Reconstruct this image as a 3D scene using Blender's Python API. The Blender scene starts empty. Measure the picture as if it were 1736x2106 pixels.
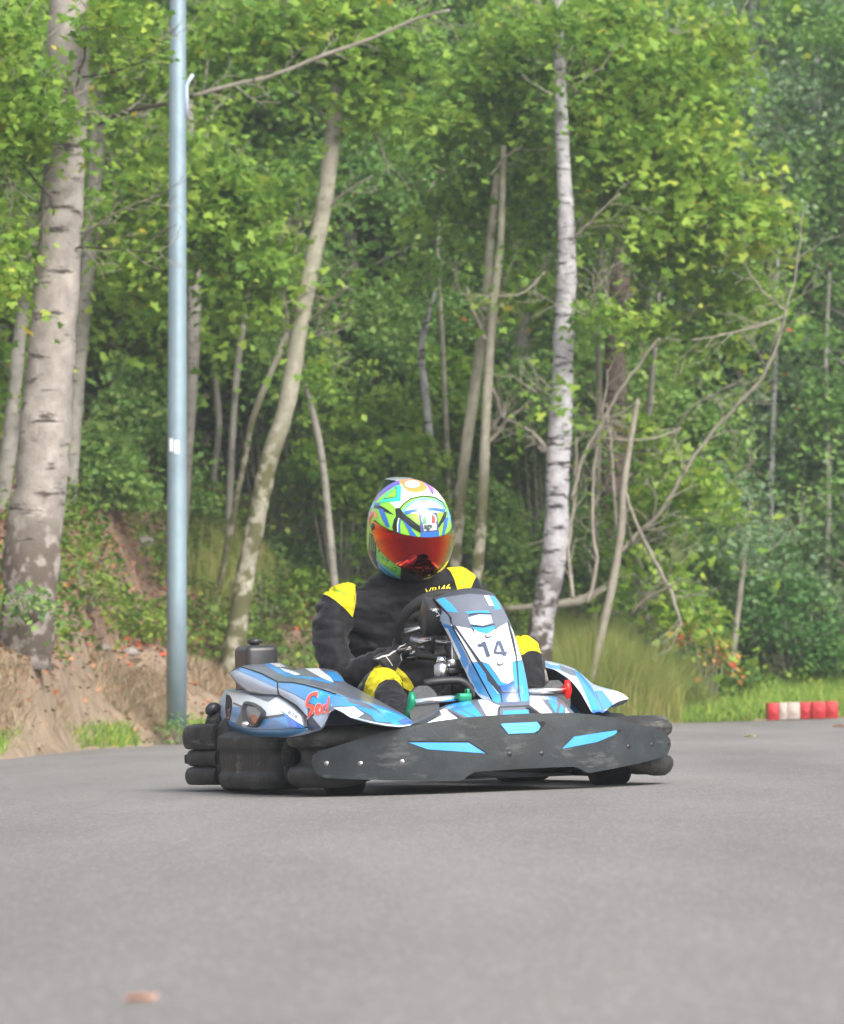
import bpy, bmesh, math, random
import numpy as np
from mathutils import Vector, Matrix, noise
from mathutils.bvhtree import BVHTree
from mathutils.geometry import delaunay_2d_cdt

scene = bpy.context.scene
COL = scene.collection
PI = math.pi
# ------------------------------------------------------------------ camera
FOC = 8680.0          # focal length in units of photo pixels (photo read at 1736 x 2106)
CX, HY = 868.0, 1420.0
CAMH = 0.36
cam_d = bpy.data.cameras.new("camera")
cam = bpy.data.objects.new("camera", cam_d)
COL.objects.link(cam)
cam.location = (0, 0, CAMH)
cam.rotation_euler = (PI / 2, 0, 0)
cam_d.sensor_fit = 'VERTICAL'
cam_d.sensor_height = 36.0
cam_d.sensor_width = 29.67
cam_d.lens = 36.0 * FOC / 2106
cam_d.shift_y = (HY - 1053) / 2106
cam_d.clip_start = 0.5
cam_d.clip_end = 2000
cam_d.dof.use_dof = True
cam_d.dof.focus_distance = 15.2
cam_d.dof.aperture_fstop = 7.5
scene.camera = cam
# ------------------------------------------------------------------ sky and sun (bright overcast day)
SUN_EL, SUN_AZ = math.radians(40), math.radians(150)   # azimuth clockwise from +Y
world = bpy.data.worlds.new("World")
scene.world = world
world.use_nodes = True
wn, wl = world.node_tree.nodes, world.node_tree.links
bg = wn["Background"]
sky = wn.new("ShaderNodeTexSky")
sky.sky_type = 'NISHITA'
sky.sun_disc = False
sky.sun_elevation = SUN_EL
sky.sun_rotation = SUN_AZ
sky.air_density = 1.0
sky.dust_density = 6.0
sky.ozone_density = 1.0
hs = wn.new("ShaderNodeHueSaturation")
hs.inputs['Saturation'].default_value = 0.42
wl.new(sky.outputs[0], hs.inputs['Color'])
wl.new(hs.outputs[0], bg.inputs['Color'])
bg.inputs['Strength'].default_value = 0.15
sun_d = bpy.data.lights.new("sun", 'SUN')
sun_d.energy = 1.2
sun_d.angle = math.radians(25)
sun_d.color = (1.0, 0.965, 0.91)
sun = bpy.data.objects.new("sun", sun_d)
COL.objects.link(sun)
sdir = Vector((math.sin(SUN_AZ) * math.cos(SUN_EL), math.cos(SUN_AZ) * math.cos(SUN_EL), math.sin(SUN_EL)))
sun.rotation_euler = sdir.to_track_quat('Z', 'Y').to_euler()
sun.location = (6, 4, 12)
scene.view_settings.view_transform = 'Standard'
scene.view_settings.look = 'None'
scene.view_settings.exposure = 1.0
scene.view_settings.gamma = 1
scene.render.engine = 'CYCLES'
scene.cycles.max_bounces = 6
scene.cycles.transparent_max_bounces = 4
scene.cycles.use_denoising = True

# ------------------------------------------------------------------ materials
MATS = {}
def srgb(r, g, b):
    f = lambda c: (c / 255 / 12.92) if c <= 10 else ((c / 255 + 0.055) / 1.055) ** 2.4
    return (f(r), f(g), f(b), 1)
def mat(name, col, rough=0.5, metal=0.0, noise_amt=0.0, noise_scale=20.0, bump=0.0, bump_scale=60.0, spec=0.5, coat=0.0, trans=0.0, sheen=0.0):
    m = bpy.data.materials.new(name)
    m.use_nodes = True
    n, l = m.node_tree.nodes, m.node_tree.links
    b = n["Principled BSDF"]
    if len(col) == 3: col = (*col, 1)
    b.inputs['Base Color'].default_value = col
    b.inputs['Roughness'].default_value = rough
    b.inputs['Metallic'].default_value = metal
    b.inputs['Specular IOR Level'].default_value = spec
    b.inputs['Coat Weight'].default_value = coat
    b.inputs['Coat Roughness'].default_value = 0.08
    if trans: b.inputs['Transmission Weight'].default_value = trans
    if sheen:
        b.inputs['Sheen Weight'].default_value = sheen
        b.inputs['Sheen Roughness'].default_value = 0.5
    tc = n.new("ShaderNodeTexCoord")
    if noise_amt:
        nz = n.new("ShaderNodeTexNoise"); nz.inputs['Scale'].default_value = noise_scale
        nz.inputs['Detail'].default_value = 5; nz.inputs['Roughness'].default_value = 0.65
        l.new(tc.outputs['Object'], nz.inputs['Vector'])
        mx = n.new("ShaderNodeMix"); mx.data_type = 'RGBA'
        a = tuple(c * (1 - noise_amt) for c in col[:3]) + (1,)
        bb = tuple(min(1, c * (1 + noise_amt) + 0.02 * noise_amt) for c in col[:3]) + (1,)
        mx.inputs['A'].default_value = a; mx.inputs['B'].default_value = bb
        mr = n.new("ShaderNodeMapRange"); mr.inputs['From Min'].default_value = .3; mr.inputs['From Max'].default_value = .7
        l.new(nz.outputs['Fac'], mr.inputs['Value']); l.new(mr.outputs[0], mx.inputs['Factor'])
        l.new(mx.outputs['Result'], b.inputs['Base Color'])
    if bump:
        nb = n.new("ShaderNodeTexNoise"); nb.inputs['Scale'].default_value = bump_scale; nb.inputs['Detail'].default_value = 4
        l.new(tc.outputs['Object'], nb.inputs['Vector'])
        bp = n.new("ShaderNodeBump"); bp.inputs['Strength'].default_value = bump; bp.inputs['Distance'].default_value = 0.01
        l.new(nb.outputs['Fac'], bp.inputs['Height']); l.new(bp.outputs[0], b.inputs['Normal'])
    MATS[name] = m
    return m

# ------------------------------------------------------------------ helpers: photo pixels <-> world
def wp(u, v, d):
    return Vector(((u - CX) * d / FOC, d, CAMH + (HY - v) * d / FOC))
TILT = 0.03           # superelevation of the bend: the road rises to the right
def tag(o, label=None, cat=None, group=None, kind=None):
    if label: o['label'] = label
    if cat: o['category'] = cat
    if group: o['group'] = group
    if kind: o['kind'] = kind
    return o
def empty(name, mw=None, loc=None, **k):
    o = bpy.data.objects.new(name, None)
    o.empty_display_size = 0.2
    COL.objects.link(o)
    if mw is not None: o.matrix_world = mw
    if loc is not None: o.location = loc
    tag(o, **k)
    return o

class MB:
    """collects geometry with a material per face, linked as one mesh object"""
    def __init__(s): s.v = []; s.f = []; s.m = []; s.flat = set(); s.cn = {}
    def add(s, vs, fs, m, flat=False):
        o = len(s.v); s.v.extend(Vector(p) for p in vs)
        for f in fs:
            if flat: s.flat.add(len(s.f))
            s.f.append(tuple(i + o for i in f)); s.m.append(m)
        return s
    def bvh(s): return BVHTree.FromPolygons(s.v, s.f)
    def tube(s, pts, radii, m, seg=12, caps=True, ell=None):
        pts = [Vector(p) for p in pts]
        if not hasattr(radii, '__len__'): radii = [radii] * len(pts)
        n = len(pts); vs = []; fs = []
        up = Vector((0, 0, 1)); prev = None
        for i, p in enumerate(pts):
            t = (pts[min(i + 1, n - 1)] - pts[max(i - 1, 0)]).normalized()
            if prev is None:
                a = t.cross(up)
                if a.length < 0.1: a = t.cross(Vector((1, 0, 0)))
                a.normalize()
            else:
                a = (prev - t * prev.dot(t)).normalized()
            prev = a; b = t.cross(a)
            for k in range(seg):
                th = 2 * PI * k / seg
                rb = radii[i] * (ell if ell else 1)
                vs.append(p + a * math.cos(th) * radii[i] + b * math.sin(th) * rb)
        for i in range(n - 1):
            for k in range(seg):
                k2 = (k + 1) % seg
                fs.append((i * seg + k, i * seg + k2, (i + 1) * seg + k2, (i + 1) * seg + k))
        if caps:
            fs.append(tuple(range(seg))[::-1]); fs.append(tuple((n - 1) * seg + k for k in range(seg)))
        return s.add(vs, fs, m)
    def box(s, c, size, m, bev=0.0, rot=None, seg=2):
        bm = bmesh.new(); bmesh.ops.create_cube(bm, size=1)
        for v in bm.verts: v.co = Vector((v.co.x * size[0], v.co.y * size[1], v.co.z * size[2]))
        if bev: bmesh.ops.bevel(bm, geom=bm.edges[:], offset=bev, segments=seg, affect='EDGES', profile=0.5)
        bm.verts.ensure_lookup_table()
        R = rot if rot is not None else Matrix.Identity(3)
        vs = [R @ v.co + Vector(c) for v in bm.verts]; fs = [tuple(v.index for v in f.verts) for f in bm.faces]
        bm.free(); return s.add(vs, fs, m, flat=not bev)
    def grid(s, rows, m, close=False, flip=False):
        nr, nc = len(rows), len(rows[0]); vs = [p for r in rows for p in r]; fs = []
        for i in range(nr - 1):
            for j in range(nc if close else nc - 1):
                j2 = (j + 1) % nc
                q = (i * nc + j, i * nc + j2, (i + 1) * nc + j2, (i + 1) * nc + j)
                fs.append(q[::-1] if flip else q)
        return s.add(vs, fs, m)
    def lathe(s, prof, c, axis, m, seg=40):
        """prof: (radius, offset along axis)"""
        axis = Vector(axis).normalized(); a = axis.orthogonal().normalized(); b = axis.cross(a); c = Vector(c)
        rows = [[c + axis * h + (a * math.cos(2 * PI * k / seg) + b * math.sin(2 * PI * k / seg)) * r for k in range(seg)] for r, h in prof]
        return s.grid(rows, m, close=True)
    def build(s, name, parent=None, smooth=True, auto=None, mw=None):
        me = bpy.data.meshes.new(name)
        me.from_pydata([tuple(p) for p in s.v], [], s.f)
        names = []
        for x in s.m:
            if x not in names: names.append(x)
        for x in names: me.materials.append(MATS[x])
        me.polygons.foreach_set('material_index', [names.index(x) for x in s.m])
        me.polygons.foreach_set('use_smooth', [smooth and (i not in s.flat) for i in range(len(s.f))])
        me.update()
        if s.cn:      # stickers take the smooth normals of the panel they lie on
            me.normals_split_custom_set_from_vertices([tuple(s.cn.get(i, (0, 0, 0))) for i in range(len(s.v))])
        o = bpy.data.objects.new(name, me); COL.objects.link(o)
        if parent: o.parent = parent
        if mw is not None: o.matrix_world = mw
        if auto:
            mod = o.modifiers.new("edges", 'EDGE_SPLIT'); mod.split_angle = math.radians(auto)
        return o

def catmull(pts, n):
    pts = [Vector(p) for p in pts]
    if len(pts) == 1: return [pts[0].copy() for _ in range(n)]
    d = [0]
    for a, b in zip(pts, pts[1:]): d.append(d[-1] + max((b - a).length, 1e-6))
    out = []
    for k in range(n):
        t = d[-1] * k / (n - 1); i = 0
        while i < len(pts) - 2 and d[i + 1] < t: i += 1
        u = (t - d[i]) / (d[i + 1] - d[i])
        p0 = pts[max(i - 1, 0)]; p1 = pts[i]; p2 = pts[i + 1]; p3 = pts[min(i + 2, len(pts) - 1)]
        m1 = (p2 - p0) * 0.5; m2 = (p3 - p1) * 0.5
        if i == 0: m1 = p2 - p1
        if i == len(pts) - 2: m2 = p2 - p1
        L = (p2 - p1).length
        if m1.length > 1.5 * L: m1 *= 1.5 * L / m1.length
        if m2.length > 1.5 * L: m2 *= 1.5 * L / m2.length
        h00 = 2*u**3 - 3*u**2 + 1; h10 = u**3 - 2*u**2 + u; h01 = -2*u**3 + 3*u**2; h11 = u**3 - u**2
        out.append(p1 * h00 + m1 * h10 + p2 * h01 + m2 * h11)
    return out
def lerp_path(pts, n):
    pts = [Vector(p) for p in pts]; d = [0]
    for a, b in zip(pts, pts[1:]): d.append(d[-1] + max((b - a).length, 1e-9))
    out = []
    for k in range(n):
        t = d[-1] * k / (n - 1); i = 0
        while i < len(pts) - 2 and d[i + 1] < t: i += 1
        out.append(pts[i].lerp(pts[i + 1], (t - d[i]) / (d[i + 1] - d[i])))
    return out
def sm(a, b, x):
    t = np.clip((x - a) / (b - a), 0, 1); return t * t * (3 - 2 * t)
def np_mesh(name, co, faces_idx, loops_per, mats, attr=None, parent=None, smooth=False):
    """fast mesh: co (N,3), faces_idx flat, loops_per = verts per face (constant)"""
    me = bpy.data.meshes.new(name)
    nf = len(faces_idx) // loops_per
    me.vertices.add(len(co)); me.vertices.foreach_set('co', np.asarray(co, np.float32).ravel())
    me.loops.add(len(faces_idx)); me.loops.foreach_set('vertex_index', np.asarray(faces_idx, np.int32))
    me.polygons.add(nf)
    me.polygons.foreach_set('loop_start', np.arange(0, nf * loops_per, loops_per, dtype=np.int32))
    me.polygons.foreach_set('loop_total', np.full(nf, loops_per, np.int32))
    me.polygons.foreach_set('use_smooth', np.full(nf, smooth, bool))
    me.update(calc_edges=True)
    if attr is not None:
        at = me.attributes.new('tone', 'FLOAT', 'POINT'); at.data.foreach_set('value', np.asarray(attr, np.float32))
    for m in mats: me.materials.append(MATS[m])
    o = bpy.data.objects.new(name, me); COL.objects.link(o)
    if parent: o.parent = parent
    return o
rng = np.random.default_rng(7)
random.seed(5)
# ================================================================== THE SETTING
def attr_mat(name, stops, rough=0.6, trans=0.35, spec=0.3):
    m = bpy.data.materials.new(name); m.use_nodes = True
    n, l = m.node_tree.nodes, m.node_tree.links
    b = n["Principled BSDF"]; out = n["Material Output"]
    at = n.new("ShaderNodeAttribute"); at.attribute_name = 'tone'
    cr = n.new("ShaderNodeValToRGB")
    e = cr.color_ramp.elements
    while len(e) < len(stops): e.new(0.5)
    for k, (p, c) in enumerate(stops):
        e[k].position = p; e[k].color = srgb(*c)
    l.new(at.outputs['Fac'], cr.inputs['Fac'])
    l.new(cr.outputs[0], b.inputs['Base Color'])
    b.inputs['Roughness'].default_value = rough
    b.inputs['Specular IOR Level'].default_value = spec
    if trans:
        t = n.new("ShaderNodeBsdfTranslucent"); mx = n.new("ShaderNodeMixShader")
        mx.inputs[0].default_value = trans
        l.new(cr.outputs[0], t.inputs['Color'])
        l.new(b.outputs[0], mx.inputs[1]); l.new(t.outputs[0], mx.inputs[2]); l.new(mx.outputs[0], out.inputs['Surface'])
    MATS[name] = m
attr_mat('leaf_maple', [(0, (82, 124, 50)), (.4, (122, 160, 62)), (.75, (156, 184, 74)), (.93, (180, 194, 80)), (.985, (200, 186, 70)), (1, (206, 130, 72))], trans=.5)
attr_mat('leaf_green', [(0, (80, 124, 66)), (.5, (122, 160, 84)), (.85, (154, 184, 100)), (.985, (176, 188, 108)), (.995, (196, 160, 84)), (1, (200, 104, 74))], trans=.48)
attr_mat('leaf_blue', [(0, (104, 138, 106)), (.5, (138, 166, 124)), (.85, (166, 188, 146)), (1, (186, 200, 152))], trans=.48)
attr_mat('leaf_cover', [(0, (66, 96, 44)), (.4, (104, 134, 52)), (.7, (140, 160, 66)), (.86, (165, 160, 80)), (.93, (190, 130, 80)), (1, (186, 86, 56))], trans=.35)
attr_mat('leaf_litter', [(0, (92, 72, 60)), (.4, (140, 112, 92)), (.7, (176, 132, 96)), (.9, (190, 110, 70)), (1, (176, 64, 44))], trans=.05, rough=.8)
attr_mat('grass_mix', [(0, (120, 140, 76)), (.35, (154, 168, 92)), (.6, (180, 180, 108)), (.8, (196, 178, 124)), (1, (206, 164, 124))], trans=.45)
attr_mat('grass_straw', [(0, (112, 118, 76)), (.25, (140, 126, 100)), (.6, (164, 146, 122)), (.85, (150, 126, 106)), (1, (188, 174, 148))], trans=.2, rough=.8)
attr_mat('grass_fresh', [(0, (92, 124, 52)), (.5, (124, 158, 66)), (.9, (160, 180, 88)), (1, (200, 190, 80))], trans=.35)

def edge_y(x):
    """far edge of the asphalt"""
    return np.interp(x, [-60, -8, -4.5, -2.7, -2.47, -1.9, -1.2, 0.5, 2.2, 3.7, 8, 60], [-8, 10, 21, 26.9, 30.9, 33.0, 34.6, 36.6, 37.6, 37.3, 38, 40])
def terr(x, y):
    x = np.asarray(x, float); y = np.asarray(y, float)
    s = np.maximum(y - edge_y(x), 0)
    road = TILT * np.clip(x, -14, 14)
    left = 1 - sm(-1.0, 2.2, x)
    h_l = np.interp(s, [0, .25, .9, 2.5, 6, 9, 15, 30, 60], [0, .04, .2, .62, 1.25, 1.85, 2.9, 4.6, 6.5])
    h_r = np.interp(s, [0, .3, 2, 6, 15, 60], [0, .03, .10, .5, 1.0, 3.0])
    h = left * h_l + (1 - left) * h_r
    bumps = 0.07 * np.sin(x * 2.1 + y * .7) * np.sin(y * 1.3 - x * .6) + 0.03 * np.sin(x * 6.3 + 1.7 * y) + 0.02 * np.sin(5.1 * y + 2 * x)
    return road + h + bumps * sm(.4, 3, s) * (0.5 + left * .8)
def terr1(x, y): return float(terr(x, y))

# asphalt
def asphalt():
    m = bpy.data.materials.new('asphalt'); m.use_nodes = True
    n, l = m.node_tree.nodes, m.node_tree.links; b = n["Principled BSDF"]
    tc = n.new("ShaderNodeTexCoord")
    def nz(scale, det=3, rough=.6, stretch=None):
        t = n.new("ShaderNodeTexNoise"); t.inputs['Scale'].default_value = scale; t.inputs['Detail'].default_value = det; t.inputs['Roughness'].default_value = rough
        if stretch:
            mp = n.new("ShaderNodeMapping"); mp.inputs['Scale'].default_value = stretch
            l.new(tc.outputs['Object'], mp.inputs['Vector']); l.new(mp.outputs[0], t.inputs['Vector'])
        else: l.new(tc.outputs['Object'], t.inputs['Vector'])
        return t
    vo = n.new("ShaderNodeTexVoronoi"); vo.inputs['Scale'].default_value = 120; l.new(tc.outputs['Object'], vo.inputs['Vector'])
    fine = nz(160, 2, .7); mid = nz(9, 5, .7); big = nz(.5, 4, .6, (1, .35, 1)); streak = nz(1.6, 4, .55, (1, .12, 1))
    base = n.new("ShaderNodeValToRGB"); e = base.color_ramp.elements
    e[0].position = .28; e[0].color = (.115, .110, .107, 1); e[1].position = .74; e[1].color = (.262, .250, .243, 1)
    add = n.new("ShaderNodeMath"); add.operation = 'MULTIPLY_ADD'; add.inputs[1].default_value = .86; 
    l.new(fine.outputs['Fac'], add.inputs[0])
    m2 = n.new("ShaderNodeMath"); m2.operation = 'MULTIPLY'; m2.inputs[1].default_value = .14; l.new(mid.outputs['Fac'], m2.inputs[0])
    l.new(m2.outputs[0], add.inputs[2]); l.new(add.outputs[0], base.inputs['Fac'])
    # pale stones
    sep = n.new("ShaderNodeSeparateColor"); l.new(vo.outputs['Color'], sep.inputs[0])
    gt = n.new("ShaderNodeMath"); gt.operation = 'GREATER_THAN'; gt.inputs[1].default_value = .90; l.new(sep.outputs[0], gt.inputs[0])
    mx = n.new("ShaderNodeMix"); mx.data_type = 'RGBA'; mx.inputs['B'].default_value = (.42, .40, .38, 1)
    gm = n.new("ShaderNodeMath"); gm.operation = 'MULTIPLY'; gm.inputs[1].default_value = .5; l.new(gt.outputs[0], gm.inputs[0])
    l.new(gm.outputs[0], mx.inputs['Factor']); l.new(base.outputs[0], mx.inputs['A'])
    # worn and darker broad areas
    ml = n.new("ShaderNodeMix"); ml.data_type = 'RGBA'; ml.blend_type = 'MULTIPLY'; ml.inputs['Factor'].default_value = 1
    ad = n.new("ShaderNodeMath"); ad.operation = 'ADD'; l.new(big.outputs['Fac'], ad.inputs[0]); l.new(streak.outputs['Fac'], ad.inputs[1])
    r2 = n.new("ShaderNodeMapRange"); r2.inputs['From Min'].default_value = .7; r2.inputs['From Max'].default_value = 1.3; r2.inputs['To Min'].default_value = .80; r2.inputs['To Max'].default_value = 1.16
    l.new(ad.outputs[0], r2.inputs['Value']); l.new(mx.outputs['Result'], ml.inputs['A']); l.new(r2.outputs[0], ml.inputs['B'])
    l.new(ml.outputs['Result'], b.inputs['Base Color'])
    b.inputs['Roughness'].default_value = .82; b.inputs['Specular IOR Level'].default_value = .3
    bp = n.new("ShaderNodeBump"); bp.inputs['Strength'].default_value = .5; bp.inputs['Distance'].default_value = .006
    l.new(vo.outputs['Distance'], bp.inputs['Height']); l.new(bp.outputs[0], b.inputs['Normal'])
    MATS['asphalt'] = m
asphalt()
def ground_mat():
    m = bpy.data.materials.new('forest_soil'); m.use_nodes = True
    n, l = m.node_tree.nodes, m.node_tree.links; b = n["Principled BSDF"]
    tc = n.new("ShaderNodeTexCoord"); at = n.new("ShaderNodeAttribute"); at.attribute_name = 'tone'
    n1 = n.new("ShaderNodeTexNoise"); n1.inputs['Scale'].default_value = 5; n1.inputs['Detail'].default_value = 8; n1.inputs['Roughness'].default_value = .7
    l.new(tc.outputs['Object'], n1.inputs['Vector'])
    c1 = n.new("ShaderNodeValToRGB"); e = c1.color_ramp.elements     # dirt and dead leaves
    e[0].position = .3; e[0].color = srgb(74, 62, 54); e[1].position = .7; e[1].color = srgb(160, 130, 108)
    x = e.new(.5); x.color = srgb(124, 100, 84)
    c2 = n.new("ShaderNodeValToRGB"); e = c2.color_ramp.elements     # straw and dry turf
    e[0].position = .3; e[0].color = srgb(104, 92, 76); e[1].position = .7; e[1].color = srgb(160, 140, 118)
    l.new(n1.outputs['Fac'], c1.inputs['Fac']); l.new(n1.outputs['Fac'], c2.inputs['Fac'])
    mx = n.new("ShaderNodeMix"); mx.data_type = 'RGBA'
    l.new(at.outputs['Fac'], mx.inputs['Factor']); l.new(c1.outputs[0], mx.inputs['A']); l.new(c2.outputs[0], mx.inputs['B'])
    l.new(mx.outputs['Result'], b.inputs['Base Color']); b.inputs['Roughness'].default_value = .95
    bp = n.new("ShaderNodeBump"); bp.inputs['Strength'].default_value = .8; bp.inputs['Distance'].default_value = .05
    l.new(n1.outputs['Fac'], bp.inputs['Height']); l.new(bp.outputs[0], b.inputs['Normal'])
    MATS['forest_soil'] = m
ground_mat()

def make_ground():
    xs = np.concatenate([np.linspace(-400, -40, 12), np.linspace(-36, -9, 14), np.linspace(-8, 8, 140), np.linspace(9, 36, 14), np.linspace(40, 400, 12)])
    ys = np.concatenate([np.linspace(-60, 18, 14), np.linspace(19, 48, 220), np.linspace(49, 95, 40), np.linspace(100, 900, 16)])
    X, Y = np.meshgrid(xs, ys); Z = terr(X, Y)
    s = Y - edge_y(X)
    Z = np.where(s < .02, TILT * np.clip(X, -14, 14) - .02, Z)      # runs on under the asphalt sheet
    co = np.stack([X, Y, Z], -1).reshape(-1, 3); nr, nc = X.shape
    i = np.arange(nr - 1)[:, None] * nc + np.arange(nc - 1)[None, :]
    F = np.stack([i, i + 1, i + nc + 1, i + nc], -1).reshape(-1)
    left = 1 - sm(-2.2, -.6, X)
    tone = np.clip(left * (1 - sm(2.6, 3.6, s + .4 * np.sin(X * 3))) + .75 * (1 - left) * (1 - sm(2.0, 6, s)), 0, 1).ravel()
    o = np_mesh('ground', co, F, 4, ['forest_soil'], attr=tone, smooth=True)
    tag(o, kind='structure')
    # asphalt sheet
    xs = np.concatenate([np.linspace(-60, -9, 12), np.linspace(-8, 8, 120), np.linspace(9, 60, 12)])
    ts = np.concatenate([np.linspace(0, .9, 24), np.linspace(.92, 1, 6)])
    e = edge_y(xs) + .05 * np.sin(xs * 9) + .04 * np.sin(xs * 23 + 1)
    X = np.tile(xs, (len(ts), 1)); Y = -60 + (e + 60)[None, :] * ts[:, None]
    Z = TILT * np.clip(X, -14, 14)
    nr, nc = X.shape; i = np.arange(nr - 1)[:, None] * nc + np.arange(nc - 1)[None, :]
    F = np.stack([i, i + 1, i + nc + 1, i + nc], -1).reshape(-1)
    o = np_mesh('road', np.stack([X, Y, Z], -1).reshape(-1, 3), F, 4, ['asphalt'], smooth=True)
    tag(o, kind='structure')
make_ground()

# ------------------------------------------------------------------ leaves, grass
def leaf_arrays(c, size, tone, lobes=1, droop=.5, up=.6):
    """c (N,3) centres; returns verts, quad indices, tone per vertex; each leaf a folded rhombus, or a fan of three"""
    N = len(c)
    nrm = rng.normal(size=(N, 3)); nrm[:, 2] = np.abs(nrm[:, 2]) + up; nrm /= np.linalg.norm(nrm, axis=1)[:, None]
    t = rng.normal(size=(N, 3)); t[:, 2] -= droop; t -= nrm * (t * nrm).sum(1)[:, None]; t /= np.linalg.norm(t, axis=1)[:, None] + 1e-9
    w = np.cross(nrm, t)
    V = []; T = []
    angs = [0] if lobes == 1 else [-.95, 0, .95]
    for a in angs:
        tt = t * math.cos(a) + w * math.sin(a); ww = w * math.cos(a) - t * math.sin(a)
        L = size * (1 if a == 0 else .82); W = size * (.36 if lobes == 1 else .30)
        base = c - t * size[:, None] * .4
        p0 = base; p2 = base + tt * L[:, None]
        mid = base + tt * (L * .45)[:, None] + nrm * (L * -.06)[:, None]
        p1 = mid + ww * W[:, None] + nrm * (W * .25)[:, None]; p3 = mid - ww * W[:, None] + nrm * (W * .25)[:, None]
        V.append(np.stack([p0, p1, p2, p3], 1)); T.append(np.repeat(tone, 4))
    V = np.concatenate(V).reshape(-1, 3)
    return V, np.concatenate(T)
def leaves(name, c, size, tone, m, lobes=1, parent=None, **k):
    V, T = leaf_arrays(np.asarray(c), size, tone, lobes, **k)
    n = len(V) // 4; i = np.arange(n) * 4
    F = np.stack([i, i + 1, i + 2, i, i + 2, i + 3], -1).reshape(-1)
    return np_mesh(name, V, F, 3, [m], attr=T, parent=parent)
def cluster_pts(blobs, per=1.0, tw=.22):
    """blobs: (x,y,z,rx,ry,rz,n). Leaves sit in small sprays inside each blob so that gaps stay between them"""
    out = []; tn = []
    for (x, y, z, rx, ry, rz, n) in blobs:
        n = int(n * per); ns = max(3, n // 26)
        d = rng.normal(size=(ns, 3)); d /= np.linalg.norm(d, axis=1)[:, None]
        r = np.abs(rng.normal(0, .62, ns)) + .12
        cen = np.array([x, y, z]) + d * r[:, None] * np.array([rx, ry, rz]) * 1.12
        st = rng.normal(0, .14, ns)
        k = rng.integers(0, ns, n)
        off = rng.normal(size=(n, 3)) * np.array([tw, tw, tw * .5]) * rng.uniform(.5, 1.5, ns)[k][:, None]
        off[:, 2] -= .25 * (off[:, 0] ** 2 + off[:, 1] ** 2) / tw
        out.append(cen[k] + off); tn.append(st[k])
    return np.concatenate(out), np.concatenate(tn)
def grass(name, xs, ys, h, tone, m, w=.006, lean=.35, parent=None, zoff=0):
    N = len(xs); z = terr(xs, ys) - .01 + zoff
    a = rng.random(N) * 2 * PI; dx, dy = np.cos(a), np.sin(a)
    ln = rng.normal(0, lean, N) * h; la = rng.random(N) * 2 * PI; lx, ly = np.cos(la) * ln, np.sin(la) * ln
    P = lambda f, ww: (np.stack([xs + lx * f * f - dx * ww, ys + ly * f * f - dy * ww, z + h * f * (1 - .12 * f * np.abs(ln) / h)], -1),
                       np.stack([xs + lx * f * f + dx * ww, ys + ly * f * f + dy * ww, z + h * f * (1 - .12 * f * np.abs(ln) / h)], -1))
    a0, b0 = P(0, w); a1, b1 = P(.55, w * .8); a2, b2 = P(1, w * .12)
    V = np.stack([a0, b0, a1, b1, a2, b2], 1).reshape(-1, 3); i = np.arange(N) * 6
    F = np.stack([i, i + 1, i + 3, i + 2, i + 2, i + 3, i + 5, i + 4], -1).reshape(-1)
    return np_mesh(name, V, F, 4, [m], attr=np.repeat(tone, 6), parent=parent)

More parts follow.
